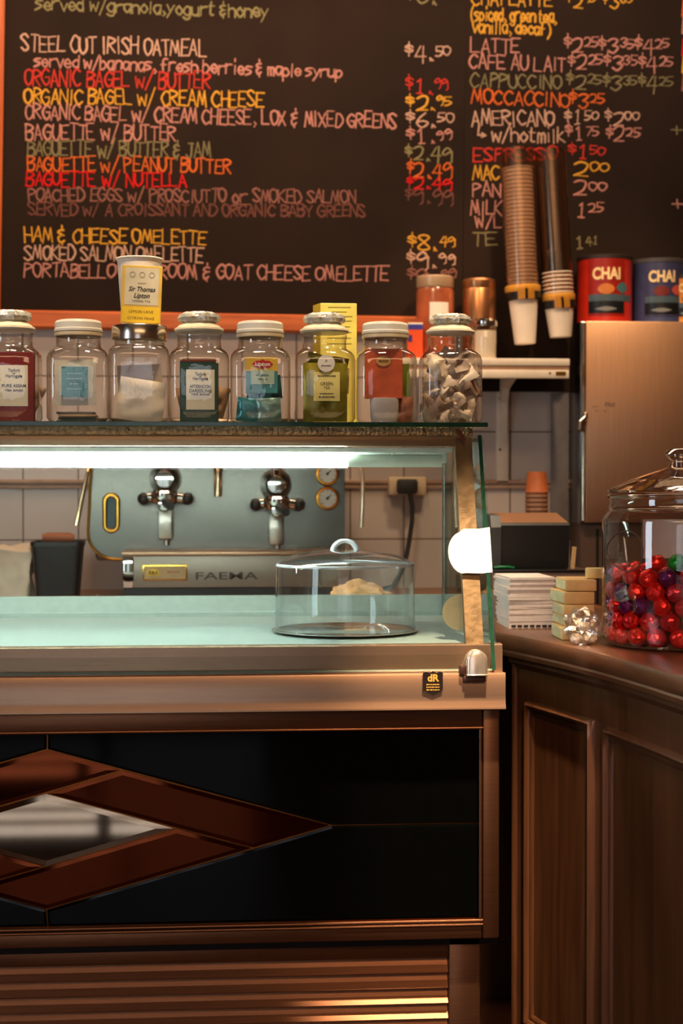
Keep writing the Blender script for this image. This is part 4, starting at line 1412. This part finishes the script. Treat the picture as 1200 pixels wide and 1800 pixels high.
# ------------------------------------------------------------------ white wall shelf and what stands on it
HY0, HY1 = 4.34, WY - .024
sz = lambda py: Z(py, HY0)
ws = thing('wall_shelf', 'white wall shelf on a white bracket under the coffee menu', 'shelf', (X(880, HY1), HY1, Z(900, HY1)))
xa_, xb_ = X(700, HY0), X(1001, HY0)
b = MB()
b.box(xa_, xb_, HY0, HY1, sz(641), sz(628), .003)
b.build('shelf_board', white_paint, ws)
b = MB()
b.box(xa_, xb_ - .001, HY0 + .004, HY0 + .02, sz(648), sz(641.5), .001)
b.build('shelf_groove', mat('groove_tan', (170, 130, 100), .6), ws)
b = MB()
b.box(xa_, xb_ - .002, HY0 + .001, HY0 + .022, sz(663), sz(648), .002)
fr_ = b.build('front_rail', white_paint, ws)
b = MB()
b.box(X(976, HY0), X(994, HY0), HY0 - .0002, HY0 + .001, sz(658), sz(651))
b.build('brass_tab', brass, fr_, 0)
b = MB()
b.lathe([(0, 0), (.003, 0), (.003, .001), (0, .0015)], (X(966, HY0), HY0 + .001, sz(654)), 12, Matrix.Rotation(R(90), 4, 'X'))
b.build('screw', ink, fr_)
bxm = X(884, HY1)
b = MB()
b.box(bxm - .018, bxm + .018, WY - .016, WY - .001, Z(850, WY), sz(664), .003)
b.build('bracket_upright', white_paint, ws)
b = MB()
zt = sz(642)
b.prism([(bxm - .010, HY1 + .004, zt), (bxm - .010, HY0 + .05, zt), (bxm - .010, HY0 + .05, zt - .02), (bxm - .010, HY1 - .05, zt - .05), (bxm - .010, HY1 - .012, zt - .09), (bxm - .010, HY1 + .004, zt - .20)], (.020, 0, 0))
b.build('bracket_arm', white_paint, ws, 0)
for py_ in (700, 790):
    MB().lathe([(0, 0), (.004, 0), (.004, .001), (0, .002)], (bxm - .008, WY - .016, Z(py_, WY)), 12, Matrix.Rotation(R(90), 4, 'X')).build('screw', ink, ws)
HZ = sz(628)
# amber jar, bronze canister, sugar shaker, small packet
AY = 4.47
az = lambda py: Z(py, AY)
t = thing('canister', 'tall amber plastic canister with a white sticker on the wall shelf', 'canister', (X(764, AY), AY, HZ))
hh = az(485) - HZ
b = MB()
b.lathe([(0, 0), (.050, 0), (.0535, .004), (.0535, hh - .045), (.050, hh - .034), (.0, hh - .033)], (X(764, AY), AY, HZ), 40)
b.build('canister_body', mat('amber_plastic', (160, 84, 54), .22, 0, .35, 14, coat=.5), t)
b = MB()
b.lathe([(0, hh - .033), (.0505, hh - .033), (.0525, hh - .030), (.0525, hh - .003), (.050, hh), (0, hh)], (X(764, AY), AY, HZ), 60, wave=lambda a, z_: .008 * math.cos(30 * a))
b.build('lid', mat('canister_lid', (196, 164, 130), .3, .3), t)
b = MB()
cc = (X(764, AY), AY)
b.loft([[(cc[0] + .0538 * math.sin(a), cc[1] - .0538 * math.cos(a), zz) for a in [R(-24 + 6 * k) for k in range(11)]] for zz in (az(566), az(533))], False)
b.build('sticker', paper_white, t)
t = thing('canister', 'bronze-coloured metal canister right of the amber one on the wall shelf', 'canister', (X(841, AY), AY, HZ))
b = MB()
h2 = az(489) - HZ
b.lathe([(0, 0), (.046, 0), (.0475, .003), (.0475, h2 - .03), (.0465, h2 - .028), (.0475, h2 - .026), (.0475, h2 - .006), (.043, h2), (0, h2)], (X(841, AY), AY, HZ), 40)
b.build('canister_body', mat('bronze_tin', (190, 132, 88), .32, .9, .2, 10), t)
ShY = 4.395
t = thing('sugar_shaker', 'glass sugar shaker with a metal cap at the front of the wall shelf', 'sugar shaker', (X(852, ShY), ShY, HZ))
h3 = Z(557, ShY) - HZ
b = MB()
b.lathe([(0, .001), (.031, .001), (.0325, .006), (.0325, h3 - .028), (.031, h3 - .022)], (X(852, ShY), ShY, HZ), 32, wave=lambda a, z_: .01 * math.cos(12 * a))
b.build('glass_body', jar_glass, t)
b = MB()
b.lathe([(0, .002), (.029, .002), (.0300, .006), (.0300, h3 - .036), (0, h3 - .032)], (X(852, ShY), ShY, HZ), 32)
b.build('sugar', mat('sugar', (238, 226, 208), .9, 0, .05, 200, .3, 300), t)
b = MB()
b.lathe([(.0335, h3 - .024), (.0345, h3 - .022), (.0340, h3 - .010), (.028, h3 - .003), (.012, h3), (0, h3)], (X(852, ShY), ShY, HZ), 32)
b.build('cap', chrome, t)
b = MB()
PkY = 4.40
b.box(X(716, PkY), X(743, PkY), PkY, PkY + .05, HZ, Z(566, PkY), .002)
t = tag(b.build('sweetener_box', mat('orange_box', (226, 78, 30), .45), None, 0), 'small orange box with a blue and white top at the left of the wall shelf', 'box')
b = MB()
b.box(X(716, PkY) + .0005, X(743, PkY) - .0005, PkY - .0006, PkY, Z(578, PkY), Z(569, PkY))
b.build('blue_band', mat('blue_band', (50, 54, 150), .45), t, 0)
b = MB()
b.box(X(716, PkY) + .0005, X(743, PkY) - .0005, PkY - .0007, PkY, Z(569, PkY), Z(566, PkY))
b.build('white_band', paper_white, t, 0)
b = MB()
b.box(X(716, PkY) + .0005, X(724, PkY), PkY - .0007, PkY, Z(600, PkY), Z(588, PkY))
b.build('purple_mark', mat('purple_mark', (60, 34, 110), .45), t, 0)

# ------------------------------------------------------------------ cup dispensers
def dispenser(lab, bot, top, r, ncup, hcup, r_top, r_base, labc, grp, Y):
    A_, B_ = P(bot[0], bot[1], Y), P(top[0], top[1], Y)
    ax = (B_ - A_)
    L = ax.length
    ax.normalize()
    qrot = ax.to_track_quat('Z', 'Y')
    # keep the collar's tab facing the room
    e = qrot.to_matrix()
    xax = Vector((1, 0, 0)); yax = ax.cross(xax).normalized(); xax = yax.cross(ax).normalized()
    Rm = Matrix((xax, yax, ax)).transposed()
    t = thing('cup_dispenser', lab, 'cup dispenser')
    b = MB()
    b.lathe([(r, .012), (r, L), (r - .002, L)], seg=36)
    b.build('tube', tube_plastic, t, 60)
    b = MB()
    b.lathe([(r + .0005, .028), (r + .004, .026), (r + .004, .012), (r - .002, .004), (r - .006, .004), (r - .006, .010), (r - .001, .028)], seg=36)
    b.build('collar', mat('amber_collar', (226, 160, 62), .3, 0, .08, coat=.3), t, 40)
    b = MB()
    b.lathe([(r - .004, .010), (r + .0045, .008), (r + .0035, -.010), (r - .004, -.014), (r - .006, -.010)], seg=36)
    k = b.build('black_ring', black_plastic, t, 40)
    b = MB()
    n_ = 7
    b.loft([[((r + .0055) * math.sin(R(a)), -(r + .0055) * math.cos(R(a)), zz) for a in [-27 + 54 / n_ * i for i in range(n_ + 1)]] for zz in (-.014, .016)], False)
    bmesh.ops.solidify(b.bm, geom=list(b.bm.faces), thickness=.003)
    b.build('collar_tab', mat('amber_collar', (226, 160, 62)), t, 0)
    b = MB()
    b.box(-.02, .02, r - .004, r + .05, .10, .16, .003)
    b.build('wall_mount', black_plastic, t)
    t.matrix_world = Matrix.Translation(A_) @ Rm.to_4x4()
    c0 = cup('paper_cup', r_base, r_top, hcup, labc)
    pitch = .0112
    first = -hcup - .000
    for i in range(ncup):
        c_ = c0 if i == 0 else dup(c0, None, grp)
        c_.matrix_world = Matrix.Translation(A_ + ax * (first + pitch * i)) @ Rm.to_4x4()
        if i == 0:
            c_['label'] = labc.split('|')[0]
        else: c_['label'] = labc.split('|')[1]
    return t


DY = 4.44
dispenser('fuller, larger cup dispenser tube left of the other, on the coffee menu board', (919, 520), (908, 262), .0465, 33, .135, .0418, .029, 'large white paper cup hanging out of the fuller cup dispenser|white paper cup nested in the stack inside the fuller cup dispenser', 'cups stacked in the fuller dispenser', DY)
dispenser('nearly empty cup dispenser tube right of the full one, on the coffee menu board', (982, 535), (966, 265), .0430, 9, .092, .0410, .030, 'smaller white paper cup hanging out of the nearly empty cup dispenser|white paper cup in the short stack inside the nearly empty cup dispenser', 'cups stacked in the nearly empty dispenser', DY)

# ------------------------------------------------------------------ steel cupboard with tins on top
UY = 4.42
uz = lambda py: Z(py, UY, 1100)
ux0 = X(1022, UY)
UT = uz(564)
t = thing('steel_cupboard', 'tall brushed steel cupboard with a handwritten note on its door', 'cupboard', ((ux0 + 1.8) / 2, 4.38, 0))
b = MB()
b.box(ux0, 1.8, UY + .022, WY - .024, uz(921), UT, .003)
b.build('cabinet_body', mat('side_steel', (120, 122, 124), .22, 1, .05), t)
b = MB()
b.box(X(1029, UY), 1.79, UY, UY + .02, uz(919), UT - .001, .003)
dr = b.build('door', steelv, t)
b = MB()
b.tube([(ux0 + .006, UY + .01, uz(915)), (ux0 + .006, UY + .01, UT - .004)], .004, 8)
b.build('door_hinge', mat('hinge_steel', (190, 178, 160), .25, 1), t)
b = MB()
hx_, hz_ = X(1021, UY), uz(742)
b.tube([(hx_ + .012, UY - .002, uz(727)), (hx_ + .006, UY - .016, uz(735)), (hx_ - .006, UY - .020, uz(742)), (hx_ - .008, UY - .014, uz(754)), (hx_ + .002, UY - .004, uz(757))], [.006, .008, .009, .007, .005], 12)
b.ball((hx_ + .002, UY - .014, uz(742)), .011, 2)
b.build('door_catch', chrome, dr)
text('Hot', .021, Vector((X(1070, UY), UY - .0008, uz(711))), ink, dr, shear=.35, width=.030, name='handwriting')
for k, (px, py, w_) in enumerate(((1045, 715, .016), (1048, 722, .006), (1062, 723, .009))):
    b = MB()
    b.tube([(X(px, UY) + w_ * (i / 5 - .5), UY - .0006, uz(py) + .002 * math.sin(i * 2.1)) for i in range(6)], .0007, 5)
    b.build('smudged_handwriting', mat('faded_ink', (96, 62, 44), .6), dr)
b = MB()
b.box(X(1025, UY), 1.78, UY + .03, WY - .012, .0, uz(921), .002)
b.build('lower_cabinet', mat('lower_brown', (74, 46, 30), .4), t)
b = MB()
b.box(X(1052, UY), X(1056, UY), UY + .026, UY + .0305, .05, uz(930))
b.build('lower_gap', black_plastic, t, 0)


b = MB()
b.box(X(966, 4.595), ux0 - .002, WY - .0175, WY - .0165, .95, Z(690, 4.59), 0)  # even dull grey strip laid over the tiles
tag(b.build('grey_sheet', mat('sheet_grey', (112, 106, 106), .6), None, 0), 'dull grey sheet on the tiles between the cup stack and the steel cupboard', 'metal sheet')


def tin(lab, px, w_px, top, Y, m, mlid, words, seed):
    x_ = X(px, Y)
    k = FPX / Y * 1.004
    r = w_px / 2 / k
    h = Z(top, Y, 1100) - UT
    t = thing('chai_tin', lab, 'tin', (x_, Y, UT))
    b = MB()
    b.lathe([(0, 0), (r - .001, 0), (r + .0008, .002), (r, .005), (r, h - .008), (r + .0008, h - .006), (r + .0008, h - .003), (r - .003, h - .001), (r - .004, h - .004), (0, h - .004)], (x_, Y, UT), 56)
    b.build('tin_body', m, t, 40)
    b = MB()
    b.lathe([(r + .0012, h - .012), (r + .0016, h - .002), (r - .002, h), (0, h)], (x_, Y, UT), 56)
    b.build('lid', mlid, t, 40)
    def patch(name, a0, a1, z0_, z1_, mm, off=.0005, shape=None):
        b = MB()
        n_ = 16
        rows = []
        for j in range(2):
            row = []
            for i in range(n_ + 1):
                a = R(a0 + (a1 - a0) * i / n_)
                zz = (z0_, z1_)[j]
                if shape: zz = z0_ + (z1_ - z0_) * (.5 + (j - .5) * shape(i / n_))
                row.append((x_ + (r + off) * math.sin(a), Y - (r + off) * math.cos(a), UT + h * zz))
            rows.append(row)
        b.loft(rows, False)
        return b.build(name, mm, t, 60)
    off = -8
    f = patch('art_frame', off - 42, off + 40, .08, .92, mat('tin_frame_%d' % seed, ((150, 30, 18), (60, 60, 92), (214, 130, 30))[seed], .35), .0004)
    patch('art_dark_band', off - 40, off + 38, .12, .34, mat('tin_black', (22, 24, 26), .35), .0008)
    patch('art_sky_band', off - 40, off + 60, .30, .40, mat('tin_slate', (74, 92, 100), .35), .0009)
    patch('art_round', off - 20, off + 16, .40, .56, mat('tin_round_%d' % seed, ((206, 120, 56), (120, 40, 34), (90, 70, 40))[seed], .4), .0009, lambda u: math.sin(math.pi * u) ** .5)
    patch('art_leaf', off + 20, off + 48, .42, .58, mat('tin_leaf_%d' % seed, ((70, 112, 116), (196, 84, 64), (80, 96, 60))[seed], .4), .0009, lambda u: math.sin(math.pi * u) ** .7)
    patch('art_bowl', off - 26, off + 22, .13, .24, mat('tin_bowl', (130, 132, 130), .3), .0011, lambda u: .6 * math.sin(math.pi * u))
    text('CHAI', h * .24, Vector((x_ - r * .16, Y, UT + h * .70)), mat('tin_cream', (240, 208, 150), .4), t, width=r * 1.05, bold=.0018, wrap=(x_, Y, r + .0016), name='tin_lettering')
    return t


tin('large red chai tin at the left on top of the steel cupboard', 1061, 97, 453, 4.505, mat('tin_red', (206, 44, 26), .35, coat=.3), mat('tin_lid_dark', (40, 30, 26), .5), 'CHAI', 0)
tin('large blue chai tin behind the small yellow one on top of the steel cupboard', 1157, 92, 458, 4.512, mat('tin_blue', (64, 72, 110), .35, coat=.3), mat('tin_lid_grey', (70, 66, 66), .5), 'CHAI', 1)
tin('small yellow chai tin in front of the blue one on top of the steel cupboard', 1203, 62, 484, 4.49, mat('tin_yellow', (232, 156, 40), .35, coat=.3), mat('tin_lid_dark', (40, 30, 26), .5), 'CHAI', 2)

# ------------------------------------------------------------------ service counter, curving towards the viewer
CZ = Z(1110, 3.174, 880)
path = [(.515, 3.75), (.530, 3.40), (.566, 3.174), (.603, 3.045), (.635, 2.928), (.660, 2.82), (.680, 2.718), (.700, 2.59), (.716, 2.46), (.736, 2.30), (.752, 2.12), (.765, 1.90), (.772, 1.6), (.775, 1.3)]
pv = smooth([Vector(p) for p in path])
sv = [0]
for a, c in zip(pv, pv[1:]): sv.append(sv[-1] + (c - a).length)


def cs(s_, off=0):
    """point at arc length s_ along the counter edge, off metres out towards the customer side"""
    s_ = max(0, min(sv[-1] - 1e-4, s_))
    i = max(k for k in range(len(sv) - 1) if sv[k] <= s_)
    f = (s_ - sv[i]) / (sv[i + 1] - sv[i])
    p = pv[i].lerp(pv[i + 1], f)
    i0, i1 = max(0, i - 2), min(len(pv) - 1, i + 3)
    d = (pv[i1] - pv[i0]).normalized()
    n_ = Vector((d.y, -d.x))
    if n_.x > 0: n_ = -n_
    return p + n_ * off


def s_at(px, zrel_py=None, off=0):
    best = min(((abs((lambda q_: 600 + FPX * ((Vector((q_.x, q_.y, 0))).dot(RGT)) / (Vector((q_.x, q_.y, 0)).dot(Vector((FWD.x, FWD.y, 0)).normalized())))(cs(k * .004, off)) - px), k * .004) for k in range(int(sv[-1] / .004))))
    return best[1]


t = thing('service_counter', 'dark wooden service counter with moulded panels on the right', 'counter', (1.1, 2.5, 0))
XC = 1.62
N = 60
ss = [sv[-1] * k / N for k in range(N + 1)]
edge = [cs(s_) for s_ in ss]
th = .046
b = MB()
secs = []
for s_ in ss:
    row = []
    for o_, zz in ((0.0, 0), (.004, -.002), (.006, -.007), (.006, -.026), (.002, -.034), (.004, -.038), (.002, -th)):
        p = cs(s_, o_)
        row.append((p.x, p.y, CZ + zz))
    p = cs(s_)
    row = [(XC, p.y, CZ)] + row + [(XC, p.y, CZ - th)]
    secs.append(row)
b.loft(secs, True, True, True)
b.build('countertop', wood_top, t, 40)
b = MB()
secs = []
sbeg = s_at(904, off=-.02)
sl_ = [sbeg + (sv[-1] - sbeg) * k / N for k in range(N + 1)]
for s_ in sl_:
    p = cs(s_, -.020)
    secs.append([(p.x, p.y, CZ - th), (p.x, p.y, 0), (XC - .03, p.y, 0), (XC - .03, p.y, CZ - th)])
b.loft(secs, True, True, True)
b.build('counter_body', wood_dark, t, 30)
b = MB()
secs = [[(cs(s_, o_).x, cs(s_, o_).y, CZ - th + zz) for o_, zz in ((-.020, 0), (-.008, 0), (-.008, -.012), (-.014, -.018), (-.020, -.024))] for s_ in sl_]
b.loft(secs, False)
b.build('cornice', wood_dark, t, 40)


def moulding(s0, s1, z0_, z1_):
    b = MB()
    n1, n2 = 14, 20
    prof = [(0, 0), (.002, .008), (.007, .013), (.012, .011), (.015, .005), (.019, .006), (.024, .002), (.028, -.002)]
    secs = []
    for d, hgt in prof:
        a0, a1, c0, c1 = s0 + d, s1 - d, z0_ + d, z1_ - d
        loop = [(a0 + (a1 - a0) * k / n1, c1) for k in range(n1)] + [(a1, c1 + (c0 - c1) * k / n2) for k in range(n2)] + [(a1 + (a0 - a1) * k / n1, c0) for k in range(n1)] + [(a0, c0 + (c1 - c0) * k / n2) for k in range(n2)]
        secs.append([(cs(s_, -.020 + hgt).x, cs(s_, -.020 + hgt).y, zz) for s_, zz in loop])
    b.loft(secs, True)
    return b.build('panel_moulding', wood_dark, t, 60)


zp = Z(1240, 3.03, 930)
moulding(s_at(924, off=-.015), s_at(1043, off=-.015), .18, zp)
moulding(s_at(1064, off=-.015), s_at(1064, off=-.015) + .40, .18, zp - .004)
moulding(s_at(1064, off=-.015) + .44, s_at(1064, off=-.015) + .84, .18, zp - .004)
b = MB()
p0 = cs(sbeg, -.02)
b.tube([(cs(sbeg + .012, -.018).x, cs(sbeg + .012, -.018).y, 0), (cs(sbeg + .012, -.018).x, cs(sbeg + .012, -.018).y, CZ - th)], .007, 10)
b.build('corner_bead', wood_dark, t)

# cash drawer, printer-like terminal on it
GY = 3.50
gX = lambda px, Y=GY: X(px, Y)
gZ = lambda py, Y=GY: Z(py, Y, 930)
t = thing('cash_drawer', 'brown-grey cash drawer under the black receipt printer', 'cash drawer', (gX(940), 3.6, CZ))
b = MB()
b.box(gX(868), gX(1034), GY, 3.73, CZ, gZ(1006), .004)
b.build('drawer_box', mat('drawer_brown', (124, 96, 84), .45), t)
b = MB()
b.box(gX(866), gX(1036), GY - .004, 3.735, gZ(1006), gZ(1001.5), .002)
b.build('drawer_top', black_plastic, t)
t = thing('receipt_printer', 'black boxy receipt printer with a brownish sloping top on the cash drawer', 'printer', (gX(935), 3.6, gZ(1001)))
b = MB()
zb_ = gZ(1001.5)
GP = 3.52
side = [(GP + .010, zb_ + .004), (GP, gZ(922, GP) - .002), (GP + .004, gZ(921, GP) + .002), (GP + .13, gZ(902, GP + .13)), (GP + .145, gZ(902, GP + .13) - .004), (GP + .145, zb_ + .004)]
b.prism([(gX(880, GP), y, zz) for y, zz in side], (gX(1001, GP) - gX(880, GP), 0, 0))
b.build('printer_body', black_plastic, t, 0)
b = MB()
b.prism([(gX(881, GP), GP + .006, gZ(921, GP) + .0030), (gX(881, GP), GP + .128, gZ(902, GP + .13) + .0010), (gX(881, GP), GP + .128, gZ(902, GP + .13) - .001), (gX(881, GP), GP + .006, gZ(921, GP) + .0010)], (gX(999, GP) - gX(881, GP), 0, 0))
b.build('printer_lid', mat('printer_lid', (150, 104, 72), .35, 0, .06), t, 0)
b = MB()
x_ = gX(862, GP)
b.prism([(x_, y - .003, zz) for y, zz in [(GP + .004, zb_ + .004), (GP - .004, gZ(922, GP) - .006), (GP + .010, gZ(906, GP)), (GP + .12, gZ(902, GP + .13)), (GP + .145, zb_ + .004)]], (gX(880, GP) - x_ - .0005, 0, 0))
b.build('printer_cheek', mat('printer_cheek', (54, 56, 58), .4), t, 0)
b = MB()
b.box(gX(866, GP), gX(1000, GP), GP + .012, GP + .14, zb_ + .0005, zb_ + .004)
b.build('printer_foot', black_rubber, t, 0)
b = MB()
b.tube([(gX(870), GY + .012, zb_ + .004), (gX(880), GY + .008, zb_ + .006), (gX(895), GY + .008, zb_ + .006), (gX(905), GY + .012, zb_ + .0035)], .0032, 8)
tag(b.build('green_pen', mat('green_plastic', (20, 110, 64), .35)), 'green pen lying in front of the black receipt printer', 'pen')
b = MB()
b.box(-.005, .005, -.001, .001, 0, .050, .0004, Matrix.Translation((gX(1006, 3.53), 3.53, zb_)) @ Matrix.Rotation(R(5), 4, 'Y'))
tag(b.build('wooden_stirrer', mat('pale_wood', (206, 160, 110), .6), None, 0), 'pale wooden stirrer standing right of the receipt printer', 'stirrer')

# paper bundles
def bundle(lab, x_, y_, z0_, z1_, n_, w_, d_, rot, m, jit, seed):
    r_ = random.Random(seed)
    b = MB()
    hgt = (z1_ - z0_) / n_
    for k in range(n_):
        M_ = Matrix.Translation((x_ + r_.uniform(-jit, jit), y_ + r_.uniform(-jit, jit), 0)) @ Matrix.Rotation(rot + r_.uniform(-.02, .02), 4, 'Z')
        b.box(-w_ / 2, w_ / 2, 0, d_, z0_ + hgt * k, z0_ + hgt * (k + .93), 0, M_)
    return tag(b.build('flyer_bundle', m, None, 0), lab, 'flyer bundle')


BY = 3.235
bZ = lambda py: Z(py, BY, 920)
sheet = mat('flyer_paper', (222, 204, 196), .7, 0, .06, 90)
wB = X(970, BY) - X(893, BY)
bx_ = X(893, BY) + wB / 2
zA = CZ + (bZ(1058) - bZ(1108))
zBt = CZ + (bZ(1018) - bZ(1108))
lo = bundle('neat lower bundle of pinkish white flyers on the service counter', bx_ + .002, BY, CZ, zA, 16, wB, .16, R(-1), sheet, .0008, 3)
up_ = bundle('looser upper bundle of pinkish white flyers on top of the neat one', bx_ + .003, BY, zA, zBt, 9, wB + .004, .16, R(1), sheet, .0030, 4)
b = MB()
Mx = Matrix.Translation((bx_ + .002, BY, 0)) @ Matrix.Rotation(R(-1), 4, 'Z')
for k in range(7):
    u0 = -wB / 2 + .005 + k * .0128
    b.box(u0, u0 + .009, -.0026, -.0010, CZ + .003, CZ + .0072, 0, Mx)
b.build('printed_dashes', ink, lo, 0)

# cream bars
kY = 2.985
kZ = lambda py: Z(py, kY, 1000)
barm = mat('bar_tan', (224, 186, 128), .55, 0, .08, 60)
bz = CZ
WH = ['lowest', 'second from the bottom', 'third from the bottom', 'fourth from the bottom', 'topmost']
specs = [(987, 1133, 1109), (995, 1109, 1091), (991, 1091, 1070), (992, 1070, 1047), (995, 1047, 1026)]
x00 = X(962, kY)
for k, (px, y0_, y1_) in enumerate(specs):
    hgt = (kZ(y1_) - kZ(y0_))
    M_ = Matrix.Translation((X(px, kY), kY + (0.003 if k else 0), bz)) @ Matrix.Rotation(R((-2, 1, -1, 2, -2)[k]), 4, 'Z')
    b = MB()
    b.box(0, .060, 0, .11, 0, hgt * .965, .0025, M_)
    br = tag(b.build('wrapped_bar', barm, None, 30), 'cream-coloured wrapped bar beside the candy jar, %s of its stack' % WH[k], 'wrapped bar', 'stack of cream bars on the counter')
    b = MB()
    b.box(-.0004, .0, -.0+.003, .107, .003, hgt * .965 - .003, 0, M_)
    b.build('bar_end', mat('bar_end_pale', (220, 204, 160), .55), br, 0)
    bz += hgt
M_ = Matrix.Translation((X(1033, kY + .02), kY + .022, bz)) @ Matrix.Rotation(R(-4), 4, 'Z')
tag(MB().box(0, .032, 0, .03, 0, .020, .0025, M_).build('wrapped_bar', mat('bar_pale', (228, 204, 140), .55), None, 30), 'short pale cream piece lying on top of the bar stack beside the candy jar', 'wrapped bar')

# ------------------------------------------------------------------ candy jar
QY = 2.87
qc = (X(1196, QY), QY)
rj = .1425
H = Z(905, QY, 1196) - CZ                  # shoulder
t = thing('candy_jar', 'big clear glass jar of foil-wrapped candy with a knobbed glass lid', 'candy jar', (qc[0], qc[1], CZ))
b = MB()
hz1 = Z(868, QY, 1196) - CZ
b.lathe([(0, .003), (rj * .8, .002), (rj * .94, .005), (rj, .016), (rj, H - .012), (rj * .985, H - .003), (rj * .93, H + .006), (rj * .90, hz1 - .012), (rj * .91, hz1 - .004), (rj * .93, hz1)], (qc[0], qc[1], CZ), 72)
b.build('jar_body', candy_jar_glass, t, 60)
b = MB()
pr = [(rj * .90 + .004 * math.cos(a * math.pi / 5), H + .010 + .004 * math.sin(a * math.pi / 5)) for a in range(11)]
b.lathe(pr, (qc[0], qc[1], CZ), 72)
pr = [(rj * .915 + .004 * math.cos(a * math.pi / 5), hz1 - .004 + .004 * math.sin(a * math.pi / 5)) for a in range(11)]
b.lathe(pr, (qc[0], qc[1], CZ), 72)
b.build('jar_neck_rings', lid_glass, t, 60)
b = MB()
zk = Z(787, QY, 1196) - CZ
prof = [(0, hz1 + .001), (rj * .86, hz1 + .001), (rj * .93, hz1 + .003), (rj * .935, hz1 + .007), (rj * .84, hz1 + .013), (rj * .62, hz1 + .027), (rj * .36, hz1 + .040), (rj * .20, hz1 + .046), (rj * .16, hz1 + .050), (rj * .13, zk - .026), (rj * .19, zk - .022), (rj * .215, zk - .012), (rj * .17, zk - .003), (0, zk)]
b.lathe(prof, (qc[0], qc[1], CZ), 64)
b.build('lid', lid_glass, t, 50)
# faint printed ring and white paper label on the far side
b = MB()
n_ = 28
ring = []
for k in range(n_ + 1):
    a = 2 * math.pi * k / n_
    ang = math.asin(max(-1, min(1, (X(1083, QY) - qc[0] + .022 * math.cos(a)) / (rj + .0006))))
    ring.append((qc[0] + (rj + .0006) * math.sin(ang), qc[1] - (rj + .0006) * math.cos(ang), Z(967, QY) + .036 * math.sin(a)))
b.tube(ring, .0011, 6, False)
b.build('printed_ring', mat('ring_print', (70, 54, 46), .6), t)
b = MB()
rows = []
for zz in (Z(985, QY + .1), Z(915, QY + .1)):
    rows.append([(qc[0] + (rj - .003) * math.sin(R(a)), qc[1] + (rj - .003) * math.cos(R(a)), zz) for a in range(-14, 40, 3)])
b.loft(rows, False)
b.build('paper_label', paper_white, t)
# candies: rings of foil balls
rb_ = .0178
protoc = {}
PLACE = []
for lay in range(5):
    zz = CZ + .006 + rb_ + lay * .0265
    for rr_ in ((rj - rb_ - .004, rj - 3 * rb_ - .006) if lay < 4 else (rj - rb_ - .006, rj - 3 * rb_ - .008, rj - 5 * rb_ - .010, .018)):
        n_ = max(3, int(2 * math.pi * rr_ / (2 * rb_ + .001)))
        for k in range(n_):
            a = 2 * math.pi * (k + .5 * (lay % 2) + .13 * lay) / n_
            PLACE.append((rr_, a, zz, lay))
PLACE += [(r_, R(d_), CZ + .004 + rb_ + l_ * .0265, 5) for r_, d_, l_ in ((.080, -110, 4.95), (.084, -84, 4.95), (.060, -150, 4.9), (.045, -60, 5), (.1, -62, 4.9), (.126, -97, 4.35))]
rc = random.Random(12)
LC = {'red': 'red foil-wrapped candy ball in the big glass jar', 'crimson': 'dark crimson foil-wrapped candy ball in the big glass jar', 'purple': 'purple foil-wrapped candy ball in the big glass jar', 'green': 'green foil-wrapped candy ball in the big glass jar'}
for i, (rr_, a, zz, lay) in enumerate(PLACE):
    u_ = rc.random()
    col = 'red' if u_ < .62 else 'crimson' if u_ < .80 else 'purple' if u_ < .95 else 'green'
    if lay == 5: col = 'green' if math.degrees(a) > -120 else 'red'
    if col not in protoc:
        b = MB()
        b.ball((0, 0, 0), rb_, 3, .13, 3 + len(protoc), (1, 1, .9), 4)
        o = b.build('candy_ball', foil[col], None, 12, (0, 0, 0))
        protoc[col] = o
    else:
        o = protoc[col].copy()
        COL.objects.link(o)
    o.location = (qc[0] + rr_ * math.cos(a) + rc.uniform(-.001, .001), qc[1] + rr_ * math.sin(a), zz + rc.uniform(-.002, .004) * (lay > 0))
    o.rotation_euler = (rc.uniform(0, 6), rc.uniform(0, 6), rc.uniform(0, 6))
    tag(o, LC[col], 'candy', col + ' candies in the big glass jar')

# crumpled cellophane bag in front of the bars
b = MB()
bb = bmesh.new()
bmesh.ops.create_icosphere(bb, subdivisions=3, radius=1)
cp = P(1029, 1112, 2.90)
for v in bb.verts:
    o = v.co.copy()
    k = 1 + .45 * noise.noise(o * 2.8) + .2 * noise.noise(o * 6)
    v.co = Vector((o.x * .032 * k, o.y * .024 * k, o.z * .030 * k))
zmin = min(v.co.z for v in bb.verts)
for v in bb.verts:
    if v.co.z < zmin + .008: v.co.z = zmin
b.add(bb, Matrix.Translation((X(1027, 2.90), 2.90, CZ - zmin)))
cb = tag(b.build('cellophane_bag', cello, None, 0), 'crumpled clear cellophane bag between the cream bars and the candy jar', 'bag')
for k, (dx, dzz) in enumerate(((-.013, .011), (.012, .012), (.0, .033))):
    b = MB()
    b.ball((X(1027, 2.90) + dx, 2.902, CZ + dzz), .0125, 3, .25, k, (1, .9, .8))
    tag(b.build('white_mint', mat('mint_white', (226, 208, 190), .5), None, 60), 'white sweet inside the cellophane bag, ' + ('at the lower left', 'at the lower right', 'at the top')[k], 'sweet')
